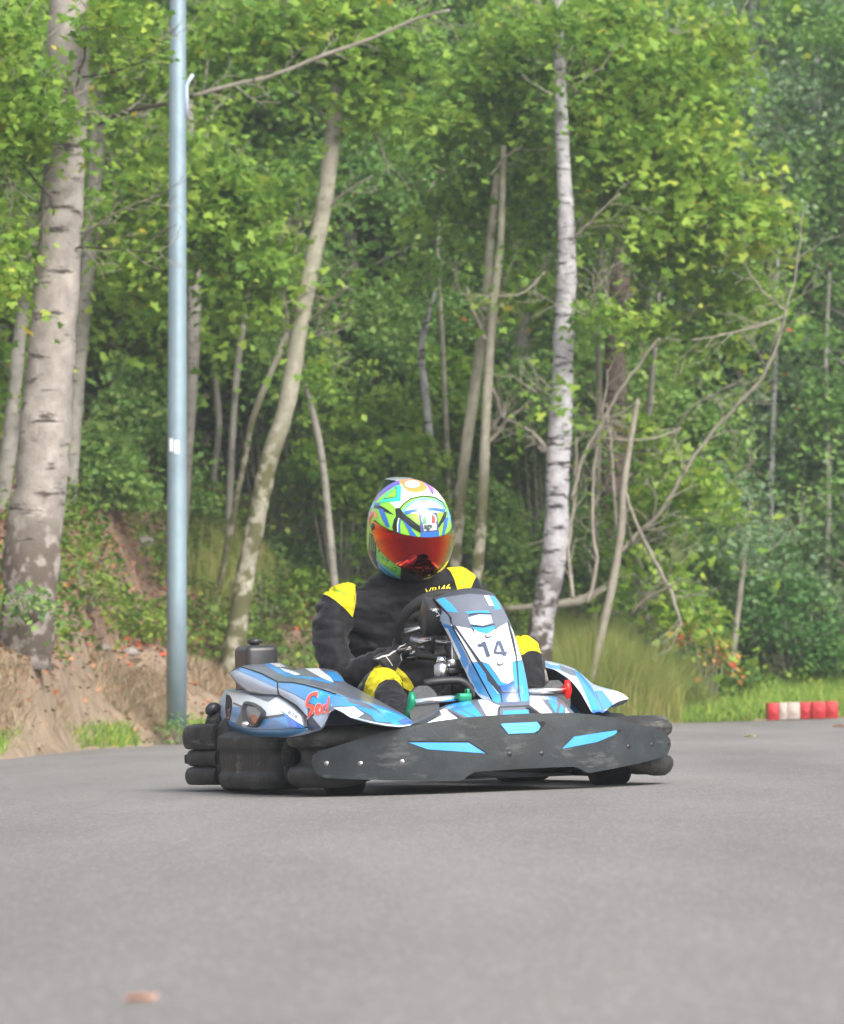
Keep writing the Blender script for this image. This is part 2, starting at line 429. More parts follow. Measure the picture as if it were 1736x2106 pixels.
# ------------------------------------------------------------------ bark
def bark_mat(name, c_lo, c_hi, mark, scale=3.0, marks=.62, moss=None):
    m = bpy.data.materials.new(name); m.use_nodes = True
    n, l = m.node_tree.nodes, m.node_tree.links; b = n["Principled BSDF"]
    tc = n.new("ShaderNodeTexCoord")
    mp = n.new("ShaderNodeMapping"); mp.inputs['Scale'].default_value = (2.2, 2.2, 9); l.new(tc.outputs['Object'], mp.inputs['Vector'])
    mk = n.new("ShaderNodeTexNoise"); mk.inputs['Scale'].default_value = scale; mk.inputs['Detail'].default_value = 6; mk.inputs['Roughness'].default_value = .6
    l.new(mp.outputs[0], mk.inputs['Vector'])
    nb = n.new("ShaderNodeTexNoise"); nb.inputs['Scale'].default_value = 7; nb.inputs['Detail'].default_value = 8; nb.inputs['Roughness'].default_value = .7
    l.new(tc.outputs['Object'], nb.inputs['Vector'])
    c = n.new("ShaderNodeValToRGB"); e = c.color_ramp.elements; e[0].position = .3; e[0].color = srgb(*c_lo); e[1].position = .68; e[1].color = srgb(*c_hi)
    l.new(nb.outputs['Fac'], c.inputs['Fac'])
    mr = n.new("ShaderNodeMapRange"); mr.inputs['From Min'].default_value = marks - .05; mr.inputs['From Max'].default_value = marks + .04
    l.new(mk.outputs['Fac'], mr.inputs['Value'])
    mx = n.new("ShaderNodeMix"); mx.data_type = 'RGBA'; mx.inputs['B'].default_value = srgb(*mark)
    l.new(mr.outputs[0], mx.inputs['Factor']); l.new(c.outputs[0], mx.inputs['A'])
    last = mx.outputs['Result']
    if moss:   # rougher dark bark or moss low on the trunk
        ge = n.new("ShaderNodeSeparateXYZ"); l.new(tc.outputs['Object'], ge.inputs[0])
        m3 = n.new("ShaderNodeMapRange"); m3.inputs['From Min'].default_value = moss[1]; m3.inputs['From Max'].default_value = moss[1] - .5
        n3 = n.new("ShaderNodeTexNoise"); n3.inputs['Scale'].default_value = 9; n3.inputs['Detail'].default_value = 5; l.new(tc.outputs['Object'], n3.inputs['Vector'])
        l.new(ge.outputs['Z'], m3.inputs['Value'])
        ml = n.new("ShaderNodeMath"); ml.operation = 'MULTIPLY'; l.new(m3.outputs[0], ml.inputs[0])
        r3 = n.new("ShaderNodeMapRange"); r3.inputs['From Min'].default_value = .42; r3.inputs['From Max'].default_value = .52; l.new(n3.outputs['Fac'], r3.inputs['Value'])
        l.new(r3.outputs[0], ml.inputs[1])
        mm = n.new("ShaderNodeMix"); mm.data_type = 'RGBA'; mm.inputs['B'].default_value = srgb(*moss[0])
        l.new(ml.outputs[0], mm.inputs['Factor']); l.new(last, mm.inputs['A']); last = mm.outputs['Result']
    l.new(last, b.inputs['Base Color']); b.inputs['Roughness'].default_value = .85; b.inputs['Specular IOR Level'].default_value = .25
    bp = n.new("ShaderNodeBump"); bp.inputs['Strength'].default_value = .55; bp.inputs['Distance'].default_value = .03
    ad = n.new("ShaderNodeMath"); ad.operation = 'SUBTRACT'; l.new(nb.outputs['Fac'], ad.inputs[0]); l.new(mr.outputs[0], ad.inputs[1])
    l.new(ad.outputs[0], bp.inputs['Height']); l.new(bp.outputs[0], b.inputs['Normal'])
    MATS[name] = m
bark_mat('bark_aspen', (116, 110, 104), (164, 157, 150), (70, 64, 60), 1.7, .625, moss=((92, 82, 74), 1.2))
bark_mat('bark_grey', (106, 104, 98), (146, 142, 134), (92, 86, 78), 3.0, .64)
bark_mat('bark_lean', (114, 112, 98), (162, 158, 142), (96, 90, 78), 2.0, .68, moss=((84, 84, 56), 2.3))
bark_mat('bark_birch', (122, 120, 122), (182, 180, 184), (58, 54, 52), 2.6, .60, moss=((70, 62, 54), 1.6))
bark_mat('bark_dark', (62, 52, 46), (112, 98, 88), (44, 38, 34), 2.4, .60)
bark_mat('twig', (116, 110, 100), (152, 146, 134), (110, 102, 92), 4, .7)
bark_mat('twig_dark', (44, 40, 38), (84, 76, 70), (30, 28, 26), 4, .7)

def path_tube(mb, pts, d, m, seg=14, n=None, wob=0.0, caps=True, dd=0.0):
    """pts: (u, v, width in photo pixels) from base to tip, at distance d (running to d+dd)"""
    P = []; R = []
    for k, (u, v, w) in enumerate(pts):
        dk = d + dd * k / max(1, len(pts) - 1)
        P.append(wp(u, v, dk)); R.append(w * .5 * dk / FOC)
    n = n or max(6, len(pts) * 4)
    C = catmull([(p.x, p.z, r) for p, r in zip(P, R)], n)
    D = catmull([(p.y, 0, 0) for p in P], n) if abs(dd) > 0 else [Vector((d, 0, 0))] * n
    L = sum((P[i+1]-P[i]).length for i in range(len(P)-1))
    q = []; rr = []
    for k in range(n):
        nx = noise.noise(Vector((P[0].x * 7 + k * .45, d, 3.1))) * wob
        q.append(Vector((C[k].x + nx * .6, D[k].x + nx * .3, C[k].y)))
        rr.append(max(.002, C[k].z * (1 + .10 * noise.noise(Vector((k * .8, P[0].x * 3, d))))))
    o = len(mb.v)
    mb.tube(q, rr, m, seg=seg, caps=caps)
    for i in range(o, len(mb.v)):      # uneven, not perfectly round
        p = mb.v[i]; k = min((i - o) // seg, n - 1)
        mb.v[i] = q[k] + (p - q[k]) * (1 + .10 * noise.noise(p * 5) + .05 * noise.noise(p * 17))
    return q, rr
def px_blobs(lst, d, dr=.8):
    """(u, v, ru, rv, n[, d]) -> world blobs"""
    out = []
    for t in lst:
        u, v, ru, rv, n = t[:5]; dd = t[5] if len(t) > 5 else d
        p = wp(u, v, dd); out.append((p.x, p.y, p.z, ru * dd / FOC, dr, rv * dd / FOC, n))
    return out
def tree_px(name, label, trunk, d, bark, branches=(), crown=None, leafmat='leaf_maple', cat='tree', group=None, size=.085, lobes=1, tone=.45, seg=16, dr=.7, sp=.16):
    base = wp(trunk[0][0], trunk[0][1], d)
    root = empty(name, loc=(base.x, base.y, min(base.z, terr1(base.x, base.y))), label=label, cat=cat, group=group)
    mb = MB(); tr = list(trunk)
    g = terr1(base.x, base.y); vg = HY - (g - .15 - CAMH) * FOC / d
    if vg > tr[0][1] + 2:
        du = (tr[1][0] - tr[0][0]) / (tr[1][1] - tr[0][1]) * (vg - tr[0][1])
        tr = [(tr[0][0] + du, vg, tr[0][2] * 1.12)] + tr
    path_tube(mb, tr, d, bark, seg=seg, n=len(tr) * 5)
    R_ = random.Random(int(trunk[0][0] * 7 + trunk[0][1]))
    def spray(x, y, w, ang, ln, dk, depth=0):
        """a fine twig that forks"""
        pts = []; a = ang
        for q in range(5):
            pts.append((x, y, max(1.2, w * (1 - q / 5.5)))); x += math.cos(a) * ln / 4; y += math.sin(a) * ln / 4; a += R_.uniform(-.3, .3) - .04 * math.cos(a)
        path_tube(mb, pts, dk, 'twig', seg=5, n=8, dd=R_.uniform(-.3, .2))
        if depth < 1:
            for q in (2, 3): spray(pts[q][0], pts[q][1], w * .6, ang + R_.choice((-1, 1)) * R_.uniform(.4, .9), ln * .5, dk, depth + 1)
    for br in branches:
        bm_, pts, dd = br[:3]; sh = br[3] if len(br) > 3 else 0
        pts = [(u, v, w * .58) for u, v, w in pts]
        path_tube(mb, pts, d + sh, bm_, seg=9, n=len(pts) * 6, wob=.03, dd=dd)
        for q in range(1, len(pts)):
            (x0, y0, w0), (x1, y1, w1) = pts[q - 1], pts[q]
            for z in range(3):
                if R_.random() < .75:
                    t = R_.random(); ang = math.atan2(y1 - y0, x1 - x0) + R_.choice((-1, 1)) * R_.uniform(.35, .9)
                    spray(x0 + (x1 - x0) * t, y0 + (y1 - y0) * t, max(2.2, w1 * .4), ang, R_.uniform(30, 95), d + sh + dd * (q - 1 + t) / max(1, len(pts) - 1))
    if crown:
        for t in crown:
            for z in range(4):
                spray(t[0] + R_.uniform(-.9, .9) * t[2], t[1] + R_.uniform(-.3, .9) * t[3], R_.uniform(2.2, 4.5), -PI / 2 + R_.uniform(-1.3, 1.3), R_.uniform(50, 130), (t[5] if len(t) > 5 else d) - .1)
    off = root.location.copy()
    for i in range(len(mb.v)): mb.v[i] = mb.v[i] - off
    mb.build('trunk', root)
    if crown:
        B = px_blobs(crown, d, dr)
        c, st = cluster_pts(B, per=1.45, tw=sp)
        c = c - np.array(off)
        t = np.clip(tone - .06 + st + rng.normal(0, .12, len(c)), 0, .94)
        t = np.where(rng.random(len(c)) < .0035, .985, t)
        leaves('crown', c, size * .88 * rng.uniform(.5, 1.3, len(c)), t, leafmat, lobes, parent=root)
    return root

# ---- trees of the front row, left to right
tree_px('aspen_tree', 'stout pale grey aspen trunk standing on the straw bank at the left edge', [
    (50, 1350, 112), (60, 1250, 116), (66, 1150, 116), (82, 1000, 110), (93, 880, 104), (108, 700, 95), (122, 500, 90), (134, 300, 86), (140, 100, 84), (144, -60, 80)],
    29.4, 'bark_aspen', [
    ('twig_dark', [(190, -40, 9), (184, 40, 9), (178, 100, 8), (162, 160, 8), (142, 210, 7)], -.4),
    ('twig_dark', [(30, 300, 8), (52, 345, 8), (80, 380, 8), (104, 410, 8), (112, 442, 7)], -.45),
    ('twig_dark', [(112, 442, 6), (92, 465, 6), (78, 500, 5)], -.1),
    ('twig_dark', [(130, 525, 8), (160, 508, 7), (210, 508, 6), (280, 516, 5), (345, 520, 4)], -.6),
    ('twig', [(168, 480, 8), (210, 455, 7), (260, 425, 6), (330, 402, 4)], -.5),
    ('twig_dark', [(130, 160, 7), (200, 155, 6), (270, 135, 5), (345, 100, 4)], -.5),
    ('twig_dark', [(175, 60, 8), (240, 55, 7), (300, 78, 6), (350, 92, 4)], -.5),
    ('twig', [(-20, 355, 7), (20, 375, 7), (75, 415, 5)], -.5)],
    crown=[(60, 130, 70, 60, 900, 30.6), (10, 240, 46, 80, 700, 28.9), (105, 225, 26, 34, 330, 28.7), (60, 150, 30, 22, 200, 28.7), (20, 20, 60, 50, 500, 30.6), (10, 60, 40, 40, 300, 28.8), (10, 560, 40, 60, 260, 28.8),
           (-50, 350, 60, 200, 900), (230, 30, 50, 40, 400, 28.8), (0, 470, 30, 30, 160, 28.8)], size=.07, lobes=3, tone=.55, seg=28, sp=.13)
tree_px('aspen_tree', 'slim blue grey trunk close behind the stout aspen, farthest left in the photo', [(8, 1000, 34), (22, 900, 32), (34, 760, 28), (48, 620, 26), (60, 520, 24), (75, 400, 20)], 34.5, 'bark_grey',
    crown=[(60, 420, 60, 60, 500), (20, 560, 60, 60, 420), (5, 760, 50, 90, 500, 35.5)], size=.08, lobes=3, tone=.4)
tree_px('aspen_tree', 'grey trunk between stout aspen and lamp post, throwing out the long top limb', [(150, 900, 34), (165, 700, 34), (182, 540, 33), (196, 400, 33), (201, 250, 31), (205, 120, 26), (206, -40, 22)], 36.0, 'bark_grey', [
    ('twig_dark', [(198, 262, 17), (215, 240, 16), (280, 222, 16), (345, 212, 15), (400, 196, 15)], -1.4),
    ('twig', [(398, 197, 15), (480, 174, 15), (560, 155, 15), (680, 110, 14), (760, 82, 13), (850, 42, 11), (925, 20, 7)], -.6, -1.4),
    ('twig', [(680, 112, 8), (720, 130, 6), (760, 160, 4)], -.2),
    ('twig', [(850, 42, 7), (866, 10, 6), (880, -20, 4)], -.2)],
    crown=[(250, 60, 80, 60, 700), (270, 150, 70, 50, 560), (300, 330, 60, 60, 500), (240, 420, 60, 40, 440), (280, 560, 70, 60, 700), (440, 60, 70, 60, 500), (560, 30, 90, 40, 500)], size=.08, lobes=3, tone=.55)
tree_px('aspen_tree', 'slender grey trunk half hidden behind the steel lamp post', [(386, 930, 22), (392, 840, 24), (398, 700, 28), (399, 560, 29), (396, 420, 26), (392, 300, 20), (390, 200, 12)], 39.5, 'bark_grey', [
    ('twig_dark', [(398, 500, 6), (408, 488, 5), (410, 470, 3)], 0)],
    crown=[(420, 300, 50, 40, 340), (330, 300, 40, 60, 300), (440, 400, 60, 40, 340)], size=.085, lobes=3, tone=.6)
tree_px('maple_tree', 'leaning pale trunk rising from the slope between lamp post and rider', [
    (482, 1330, 44), (505, 1180, 40), (520, 1110, 38), (550, 960, 38), (590, 830, 37), (612, 700, 36), (636, 570, 37), (662, 440, 35), (680, 320, 34), (690, 220, 30), (700, 140, 24)],
    35.8, 'bark_lean', [
    ('twig', [(632, 665, 13), (665, 635, 11), (712, 590, 9)], -.5),
    ('twig', [(634, 698, 9), (648, 688, 8), (664, 675, 7)], -.3),
    ('twig', [(676, 430, 11), (710, 395, 9), (765, 362, 6)], -.3),
    ('twig', [(598, 690, 13), (592, 650, 13), (575, 560, 12), (545, 430, 10), (535, 380, 7)], .3),
    ('twig', [(700, 140, 12), (715, 190, 10), (740, 250, 9), (775, 280, 8), (800, 360, 7)], .2),
    ('twig', [(640, 20, 10), (600, 5, 10), (550, -20, 8)], 0),
    ('twig', [(690, 130, 10), (668, 90, 10), (640, 20, 10)], 0)],
    crown=[(480, 400, 90, 50, 1100), (430, 460, 60, 40, 560), (500, 500, 70, 50, 900), (560, 560, 50, 40, 300), (450, 350, 70, 40, 500), (640, 60, 110, 70, 1300), (780, 90, 90, 80, 1100), (700, 30, 90, 40, 600), (760, 200, 50, 60, 420), (560, 620, 40, 30, 150)],
    size=.085, lobes=3, tone=.5)
tree_px('sapling', 'thin curved grey sapling just right of the leaning trunk', [(676, 1075, 15), (668, 990, 15), (655, 900, 14), (636, 820, 12), (622, 780, 8)], 37.0, 'bark_grey', crown=[(640, 760, 50, 50, 340)], size=.08, tone=.4)
tree_px('sapling', 'thin pale stem directly above the helmet', [(888, 1000, 16), (886, 930, 16), (874, 800, 15), (866, 720, 14), (880, 650, 11), (895, 600, 6)], 40.5, 'bark_birch', crown=[(880, 560, 60, 60, 340), (850, 850, 60, 60, 260, 41.5)], size=.08, tone=.45)
tree_px('slender_tree', 'left one of the twin slim grey trunks right of the helmet', [(933, 1200, 24), (938, 1130, 24), (950, 990, 23), (966, 870, 23), (984, 745, 22), (1000, 610, 20), (1010, 480, 17), (1022, 360, 12)], 38.0, 'bark_lean',
    crown=[(1010, 400, 60, 50, 380, 39), (920, 420, 60, 70, 560, 39), (880, 260, 70, 60, 500, 38.6)], group='twin slim trunks', size=.08, lobes=3, tone=.5)
tree_px('slender_tree', 'right one of the twin slim grey trunks, with a bare side branch', [(975, 1230, 24), (985, 1140, 23), (994, 1000, 22), (1000, 850, 20), (1008, 720, 18), (1016, 620, 18), (1030, 490, 15), (1036, 300, 12)], 37.6, 'bark_lean', [
    ('twig', [(1006, 912, 13), (1035, 875, 13), (1068, 845, 12), (1108, 817, 9)], -.3),
    ('twig', [(1000, 700, 18), (975, 640, 14), (960, 590, 9)], .3),
    ('twig', [(1014, 800, 14), (1035, 860, 16), (1040, 830, 9)], .3),
    ('twig', [(1018, 610, 10), (1050, 605, 8), (1090, 590, 5)], -.2),
    ('twig', [(1010, 360, 10), (1040, 325, 9), (1075, 300, 6)], -.2)],
    crown=[(1060, 270, 60, 60, 500, 38.6), (1100, 380, 40, 50, 320, 38.6), (1060, 480, 50, 60, 260, 38.6)], group='twin slim trunks', size=.08, lobes=3, tone=.5)
tree_px('birch_tree', 'white barked birch with black scars and a rough dark foot, right of the rider', [
    (1108, 1340, 54), (1116, 1270, 50), (1134, 1180, 52), (1144, 1080, 50), (1148, 950, 50), (1155, 820, 46), (1160, 680, 42), (1166, 540, 40), (1163, 420, 33), (1156, 280, 28), (1150, 120, 25), (1146, -30, 22)],
    36.9, 'bark_birch', [
    ('twig', [(1170, 500, 12), (1200, 470, 10), (1245, 425, 8), (1275, 400, 5)], -.3),
    ('twig', [(1135, 940, 26), (1110, 905, 18), (1080, 880, 11), (1040, 860, 6)], .1),
    ('twig', [(1120, 560, 6), (1080, 600, 6), (1040, 610, 4)], -.1),
    ('bark_birch', [(1160, 1000, 22), (1163, 1100, 16), (1156, 1180, 10)], 0),
    ('twig', [(1150, 170, 6), (1200, 155, 5), (1240, 140, 4)], -.2)],
    crown=[(1070, 90, 80, 80, 1100, 37.8), (1190, 40, 90, 60, 900, 37.9), (1250, 130, 80, 80, 1200, 37.6), (1260, 250, 80, 70, 1000, 37.6), (1215, 640, 30, 26, 120, 36.4), (1090, 600, 60, 40, 400, 37.9), (1130, 812, 26, 20, 60, 36.5), (1000, 160, 70, 80, 800, 37.9), (1150, 40, 46, 44, 330, 36.4), (1158, 180, 30, 30, 80, 36.5)],
    size=.08, lobes=3, tone=.5, seg=24)
tree_px('pine_trunk', 'dark brown trunk wrapped by pale bare branches, right of the birch', [(1262, 1330, 52), (1258, 1200, 50), (1255, 1080, 48), (1262, 900, 52), (1266, 720, 46), (1276, 560, 42), (1284, 440, 38), (1290, 300, 30)], 41.0, 'bark_dark', cat='tree',
    crown=[(1290, 280, 90, 80, 900), (1240, 400, 70, 60, 500, 41.6)], size=.085, tone=.35, leafmat='leaf_green')
tree_px('maple_tree', 'bushy yellow green maple with many bare grey stems right of the birch', [(1240, 1290, 17), (1262, 1190, 17), (1278, 1090, 16), (1284, 990, 14), (1300, 890, 11), (1312, 820, 8)], 37.3, 'twig', [
    ('twig', [(1275, 1140, 15), (1310, 1100, 16), (1360, 1050, 15), (1430, 935, 14), (1500, 850, 13), (1565, 780, 12), (1600, 700, 10), (1618, 640, 8)], -.7),
    ('twig', [(1176, 1030, 14), (1200, 940, 14), (1232, 880, 13), (1270, 810, 12), (1310, 755, 11), (1355, 695, 8)], -.3),
    ('twig', [(1210, 1240, 15), (1228, 1160, 13), (1218, 1080, 12), (1222, 960, 11), (1240, 850, 9), (1250, 760, 6)], .2),
    ('twig', [(1275, 1130, 12), (1262, 1000, 12), (1256, 900, 10), (1246, 830, 8)], .2),
    ('twig', [(1283, 1000, 10), (1310, 1080, 10), (1350, 1160, 12), (1385, 1230, 12), (1400, 1290, 8)], -.3),
    ('twig', [(1400, 880, 8), (1350, 900, 7), (1290, 905, 6), (1240, 900, 4)], -.2),
    ('twig', [(1390, 880, 8), (1420, 840, 8), (1480, 805, 8), (1530, 780, 6)], -.5),
    ('twig', [(1618, 640, 8), (1580, 610, 7), (1540, 560, 6), (1520, 520, 4)], -.2),
    ('twig', [(1615, 650, 7), (1560, 670, 7), (1480, 690, 6), (1420, 700, 4)], -.2),
    ('twig', [(1255, 690, 14), (1245, 560, 13), (1236, 450, 11), (1232, 380, 8)], .5),
    ('twig', [(1618, 640, 6), (1640, 540, 6), (1650, 440, 4)], 0),
    ('twig', [(1180, 1230, 14), (1170, 1130, 14), (1182, 1020, 14), (1186, 900, 11)], .6),
    ('twig', [(1300, 1260, 10), (1330, 1230, 10), (1370, 1210, 8), (1400, 1190, 5)], -.3)],
    crown=[(1275, 230, 70, 80, 800, 37.5), (1330, 120, 110, 90, 1500, 37.6), (1420, 200, 90, 110, 1300, 37.8), (1330, 300, 120, 80, 1500, 37.4), (1440, 380, 110, 90, 1500, 37.5), (1340, 430, 110, 50, 900, 37.4),
           (1540, 450, 90, 70, 700, 37.9), (1295, 370, 55, 50, 380, 37.6), (1400, 520, 90, 50, 500, 38.3), (1490, 590, 80, 50, 420, 38.4), (1250, 640, 30, 20, 80, 37.0), (1340, 670, 60, 26, 200, 38.2),
           (1480, 700, 50, 40, 220, 38.4), (1330, 890, 70, 30, 240, 38.2), (1390, 960, 60, 46, 330, 38.1), (1440, 1000, 46, 46, 240, 38.2), (1350, 1160, 60, 40, 280, 38.0), (1410, 1240, 50, 46, 260, 38.0), (1560, 620, 60, 40, 220, 38.6),
           (1275, 60, 70, 60, 600, 37.6), (1460, 80, 80, 80, 800, 38.0)],
    size=.085, lobes=3, tone=.62, dr=.6)
tree_px('sapling', 'pale pole like sapling by the dark thicket, left of the red white blocks', [(1496, 1460, 15), (1506, 1360, 14), (1516, 1270, 13), (1526, 1190, 11), (1536, 1110, 7)], 40.5, 'twig', crown=[(1530, 1100, 70, 60, 420), (1500, 1010, 60, 60, 300)], leafmat='leaf_blue', size=.08)
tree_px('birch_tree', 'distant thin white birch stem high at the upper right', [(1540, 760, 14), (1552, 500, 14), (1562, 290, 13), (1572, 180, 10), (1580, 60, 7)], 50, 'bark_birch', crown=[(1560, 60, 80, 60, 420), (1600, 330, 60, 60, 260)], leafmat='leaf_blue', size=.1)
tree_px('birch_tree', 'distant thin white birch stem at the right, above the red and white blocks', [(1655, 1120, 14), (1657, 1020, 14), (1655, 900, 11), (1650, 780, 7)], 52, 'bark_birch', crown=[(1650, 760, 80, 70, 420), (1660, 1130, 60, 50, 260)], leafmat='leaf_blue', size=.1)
tree_px('sapling', 'thin straight grey stem between the twin trunks and the birch', [(1095, 1210, 15), (1096, 1100, 15), (1094, 980, 13), (1100, 860, 10)], 42, 'bark_grey', crown=[(1100, 830, 60, 50, 300)], size=.085, tone=.3)
tree_px('sapling', 'pale stem at the top centre of the view behind the leafy top', [(822, 330, 14), (818, 200, 14), (812, 100, 12), (806, -20, 9)], 44, 'bark_birch', crown=[(820, 330, 70, 50, 360)], size=.085)
tree_px('sapling', 'dark stem rising behind the helmet top', [(800, 1010, 24), (806, 940, 22), (812, 860, 18), (820, 780, 10)], 43.0, 'bark_dark', crown=[(820, 740, 60, 60, 420)], size=.085, leafmat='leaf_green', tone=.3)
for (lab, tr, dd, bk) in (
    ('thin pale stem crossing behind the leaning trunk at upper height', [(500, 960, 12), (520, 860, 13), (560, 760, 13), (600, 660, 12), (640, 540, 9)], 38.6, 'bark_lean'),
    ('slim grey stem just left of the leaning trunk', [(470, 1080, 15), (478, 900, 15), (490, 740, 14), (512, 600, 12), (520, 470, 8)], 40.6, 'bark_grey'),
    ('slim stem between the lamp post and the leaning trunk, leaning left', [(440, 980, 13), (450, 860, 14), (330, 560, 9)][:2] + [(430, 700, 12), (400, 600, 9)], 41.0, 'bark_grey'),
    ('pale thin stem between the helmet stem and the twin trunks', [(925, 1080, 12), (918, 900, 12), (912, 740, 11), (902, 560, 9), (900, 420, 6)], 41.0, 'bark_lean'),
    ('slim pale stem left of the dark trunk', [(1222, 1240, 16), (1226, 1050, 15), (1232, 860, 14), (1230, 640, 12), (1240, 430, 8)], 39.6, 'bark_lean'),
    ('slim grey stem right of the dark trunk', [(1330, 1260, 15), (1326, 1060, 14), (1334, 860, 13), (1350, 680, 10), (1360, 520, 7)], 40.0, 'bark_grey'),
    ('thin pale stem in the blue green trees above the track blocks', [(1590, 1200, 12), (1586, 1000, 12), (1594, 760, 11), (1600, 520, 9), (1612, 320, 6)], 42.6, 'bark_birch'),
    ('thin grey stem at the far right edge of the woods', [(1700, 1180, 13), (1704, 980, 12), (1698, 760, 10), (1706, 560, 7)], 42.4, 'bark_grey')):
    tree_px('sapling', lab, tr, dd, bk, crown=[(tr[-1][0], tr[-1][1], 60, 50, 260)], size=.08, seg=10, leafmat='leaf_green')
# fallen log behind the birch foot
lg = MB()
path_tube(lg, [(1040, 1252, 12), (1100, 1247, 14), (1180, 1238, 22), (1215, 1225, 18), (1246, 1207, 12)], 37.7, 'twig', seg=10)
lo = wp(1140, 1245, 37.7)
for i in range(len(lg.v)): lg.v[i] = lg.v[i] - lo
o = lg.build('dead_branch'); o.location = lo
tag(o, 'pale dead branch lying across behind the foot of the white birch', 'branch')

# ---- woods behind: prototypes and copies
def make_wood_tree(kind):
    lm, bk, size = {'broad': ('leaf_green', 'bark_grey', .10), 'birch': ('leaf_blue', 'bark_birch', .095), 'maple': ('leaf_maple', 'bark_lean', .11), 'fir': ('leaf_green', 'bark_dark', .10)}[kind]
    root = empty('woodland_tree', loc=(0, 0, 0))
    mb = MB(); H = {'broad': 8.6, 'birch': 9.2, 'maple': 8.2, 'fir': 8}[kind]
    pts = [Vector((.12 * math.sin(k * .9 + len(kind)), .1 * math.cos(k * .7), -.3 + (H + .3) * k / 9)) for k in range(10)]
    mb.tube(pts, [.14 * (1 - .085 * k) + .01 for k in range(10)], bk, seg=10)
    blobs = []
    nb = 36
    for k in range(nb):
        z = .7 + (H - 1) * ((k + .5) / nb) ** .95
        a = rng.random() * 2 * PI; R = (2.0 if kind != 'birch' else 1.7) * (1 - .5 * (z / H) ** 2) * (.35 + .65 * rng.random())
        x, y = R * math.cos(a), R * math.sin(a)
        s = .5 + .35 * rng.random()
        blobs.append((x, y, z, s, s, s * .55, 720))
        q = pts[min(9, int(z / H * 9))]
        st = Vector((q.x, q.y, max(.2, z - .5)))
        mb.tube([st, st.lerp(Vector((x, y, z)), .5) + Vector((0, 0, .08)), Vector((x, y, z))], [.035, .022, .008], bk if k % 3 else 'twig', seg=5)
    mb.build('trunk', root)
    c, st = cluster_pts(blobs, tw=.19)
    if kind == 'birch': c[:, 2] -= .15 * rng.random(len(c)) ** 2
    t = np.clip(.45 + st * .9 + rng.normal(0, .11, len(c)), 0, .92)
    t = np.where(rng.random(len(c)) < .0012, 1.0, t)
    leaves('crown', c, size * .9 * rng.uniform(.5, 1.3, len(c)), t, lm, 3 if kind == 'maple' else 1, parent=root)
    return root
def copy_tree(o, parent=None):
    c = o.copy(); COL.objects.link(c)
    if parent: c.parent = parent
    for ch in list(o.children):
        copy_tree(ch, c)
    return c
wood = [
 # u, d, kind, scale, turn
 (-120, 41, 'maple', .9, 10), (60, 42.5, 'broad', .95, 70), (250, 41.5, 'maple', .85, 150), (330, 45, 'broad', 1.0, 30), (470, 44, 'maple', .9, 220),
 (560, 47, 'broad', 1.0, 300), (700, 43.5, 'broad', .9, 15), (790, 46, 'maple', .95, 90), (900, 44, 'broad', .88, 200), (1010, 47, 'maple', .95, 130), (1090, 43.8, 'broad', .9, 260),
 (1220, 46, 'broad', 1.0, 50), (1340, 43.5, 'broad', .85, 180), (1450, 47, 'birch', 1.0, 20), (1560, 43.6, 'birch', .85, 80), (1660, 46.5, 'birch', .95, 140), (1790, 43, 'broad', .9, 250), (1900, 47, 'birch', 1, 10),
 (-60, 52, 'broad', 1.1, 44), (150, 54, 'maple', 1.1, 99), (380, 55, 'broad', 1.1, 12), (620, 54, 'birch', 1.05, 77), (830, 56, 'broad', 1.1, 144), (1060, 54, 'broad', 1.1, 31), (1290, 56, 'birch', 1.05, 222), (1510, 55, 'broad', 1.05, 5), (1730, 57, 'birch', 1.1, 66),
 (2080, 43, 'broad', .9, 33), (2250, 46, 'maple', .95, 88), (2420, 44, 'broad', .9, 190), (2620, 48, 'broad', 1, 270), (2200, 58, 'broad', 1.2, 12), (2500, 60, 'birch', 1.2, 64), (-300, 42, 'broad', .9, 300), (-500, 46, 'maple', 1, 20), (-350, 56, 'broad', 1.1, 160),
 (40, 66, 'broad', 1.25, 1), (330, 68, 'birch', 1.25, 121), (640, 66, 'broad', 1.3, 201), (950, 69, 'broad', 1.3, 61), (1240, 66, 'birch', 1.2, 91), (1540, 69, 'broad', 1.2, 131), (1800, 66, 'birch', 1.2, 171)]
desc = {'broad': 'mid green leafy tree', 'birch': 'bluish green birch', 'maple': 'yellow green maple'}
where_ = lambda u: ('just outside the left edge' if u < -200 else 'at the left edge' if u < 120 else 'behind the stout aspen and lamp post' if u < 400 else 'behind the leaning trunk' if u < 720 else 'behind the rider' if u < 960 else 'behind the twin trunks' if u < 1110 else 'behind the white birch' if u < 1300 else 'behind the spreading bare stems' if u < 1480 else 'above the red and white blocks' if u < 1720 else 'at the right edge' if u < 2000 else 'just outside the right edge')
depth_ = lambda d: 'near woodland row' if d < 45 else 'second woodland row' if d < 50 else 'far woodland row' if d < 60 else 'farthest woodland row'
protos = {}
seen_l = {}
for (u, d, kind, s, a) in wood:
    if kind not in protos:
        protos[kind] = o = make_wood_tree(kind)
    else: o = copy_tree(protos[kind])
    x = (u - CX) * d / FOC
    o.location = (x, d, terr1(x, d) - .15); o.rotation_euler = (0, 0, math.radians(a)); o.scale = (s, s, s)
    lab = f"{desc[kind]} {where_(u)}, in the {depth_(d)}"
    seen_l[lab] = seen_l.get(lab, 0) + 1
    if seen_l[lab] > 1: lab = lab.replace('a ' , 'a ').replace(', in the', ', further right in the')
    tag(o, lab, 'tree', 'trees of the wood behind the track')
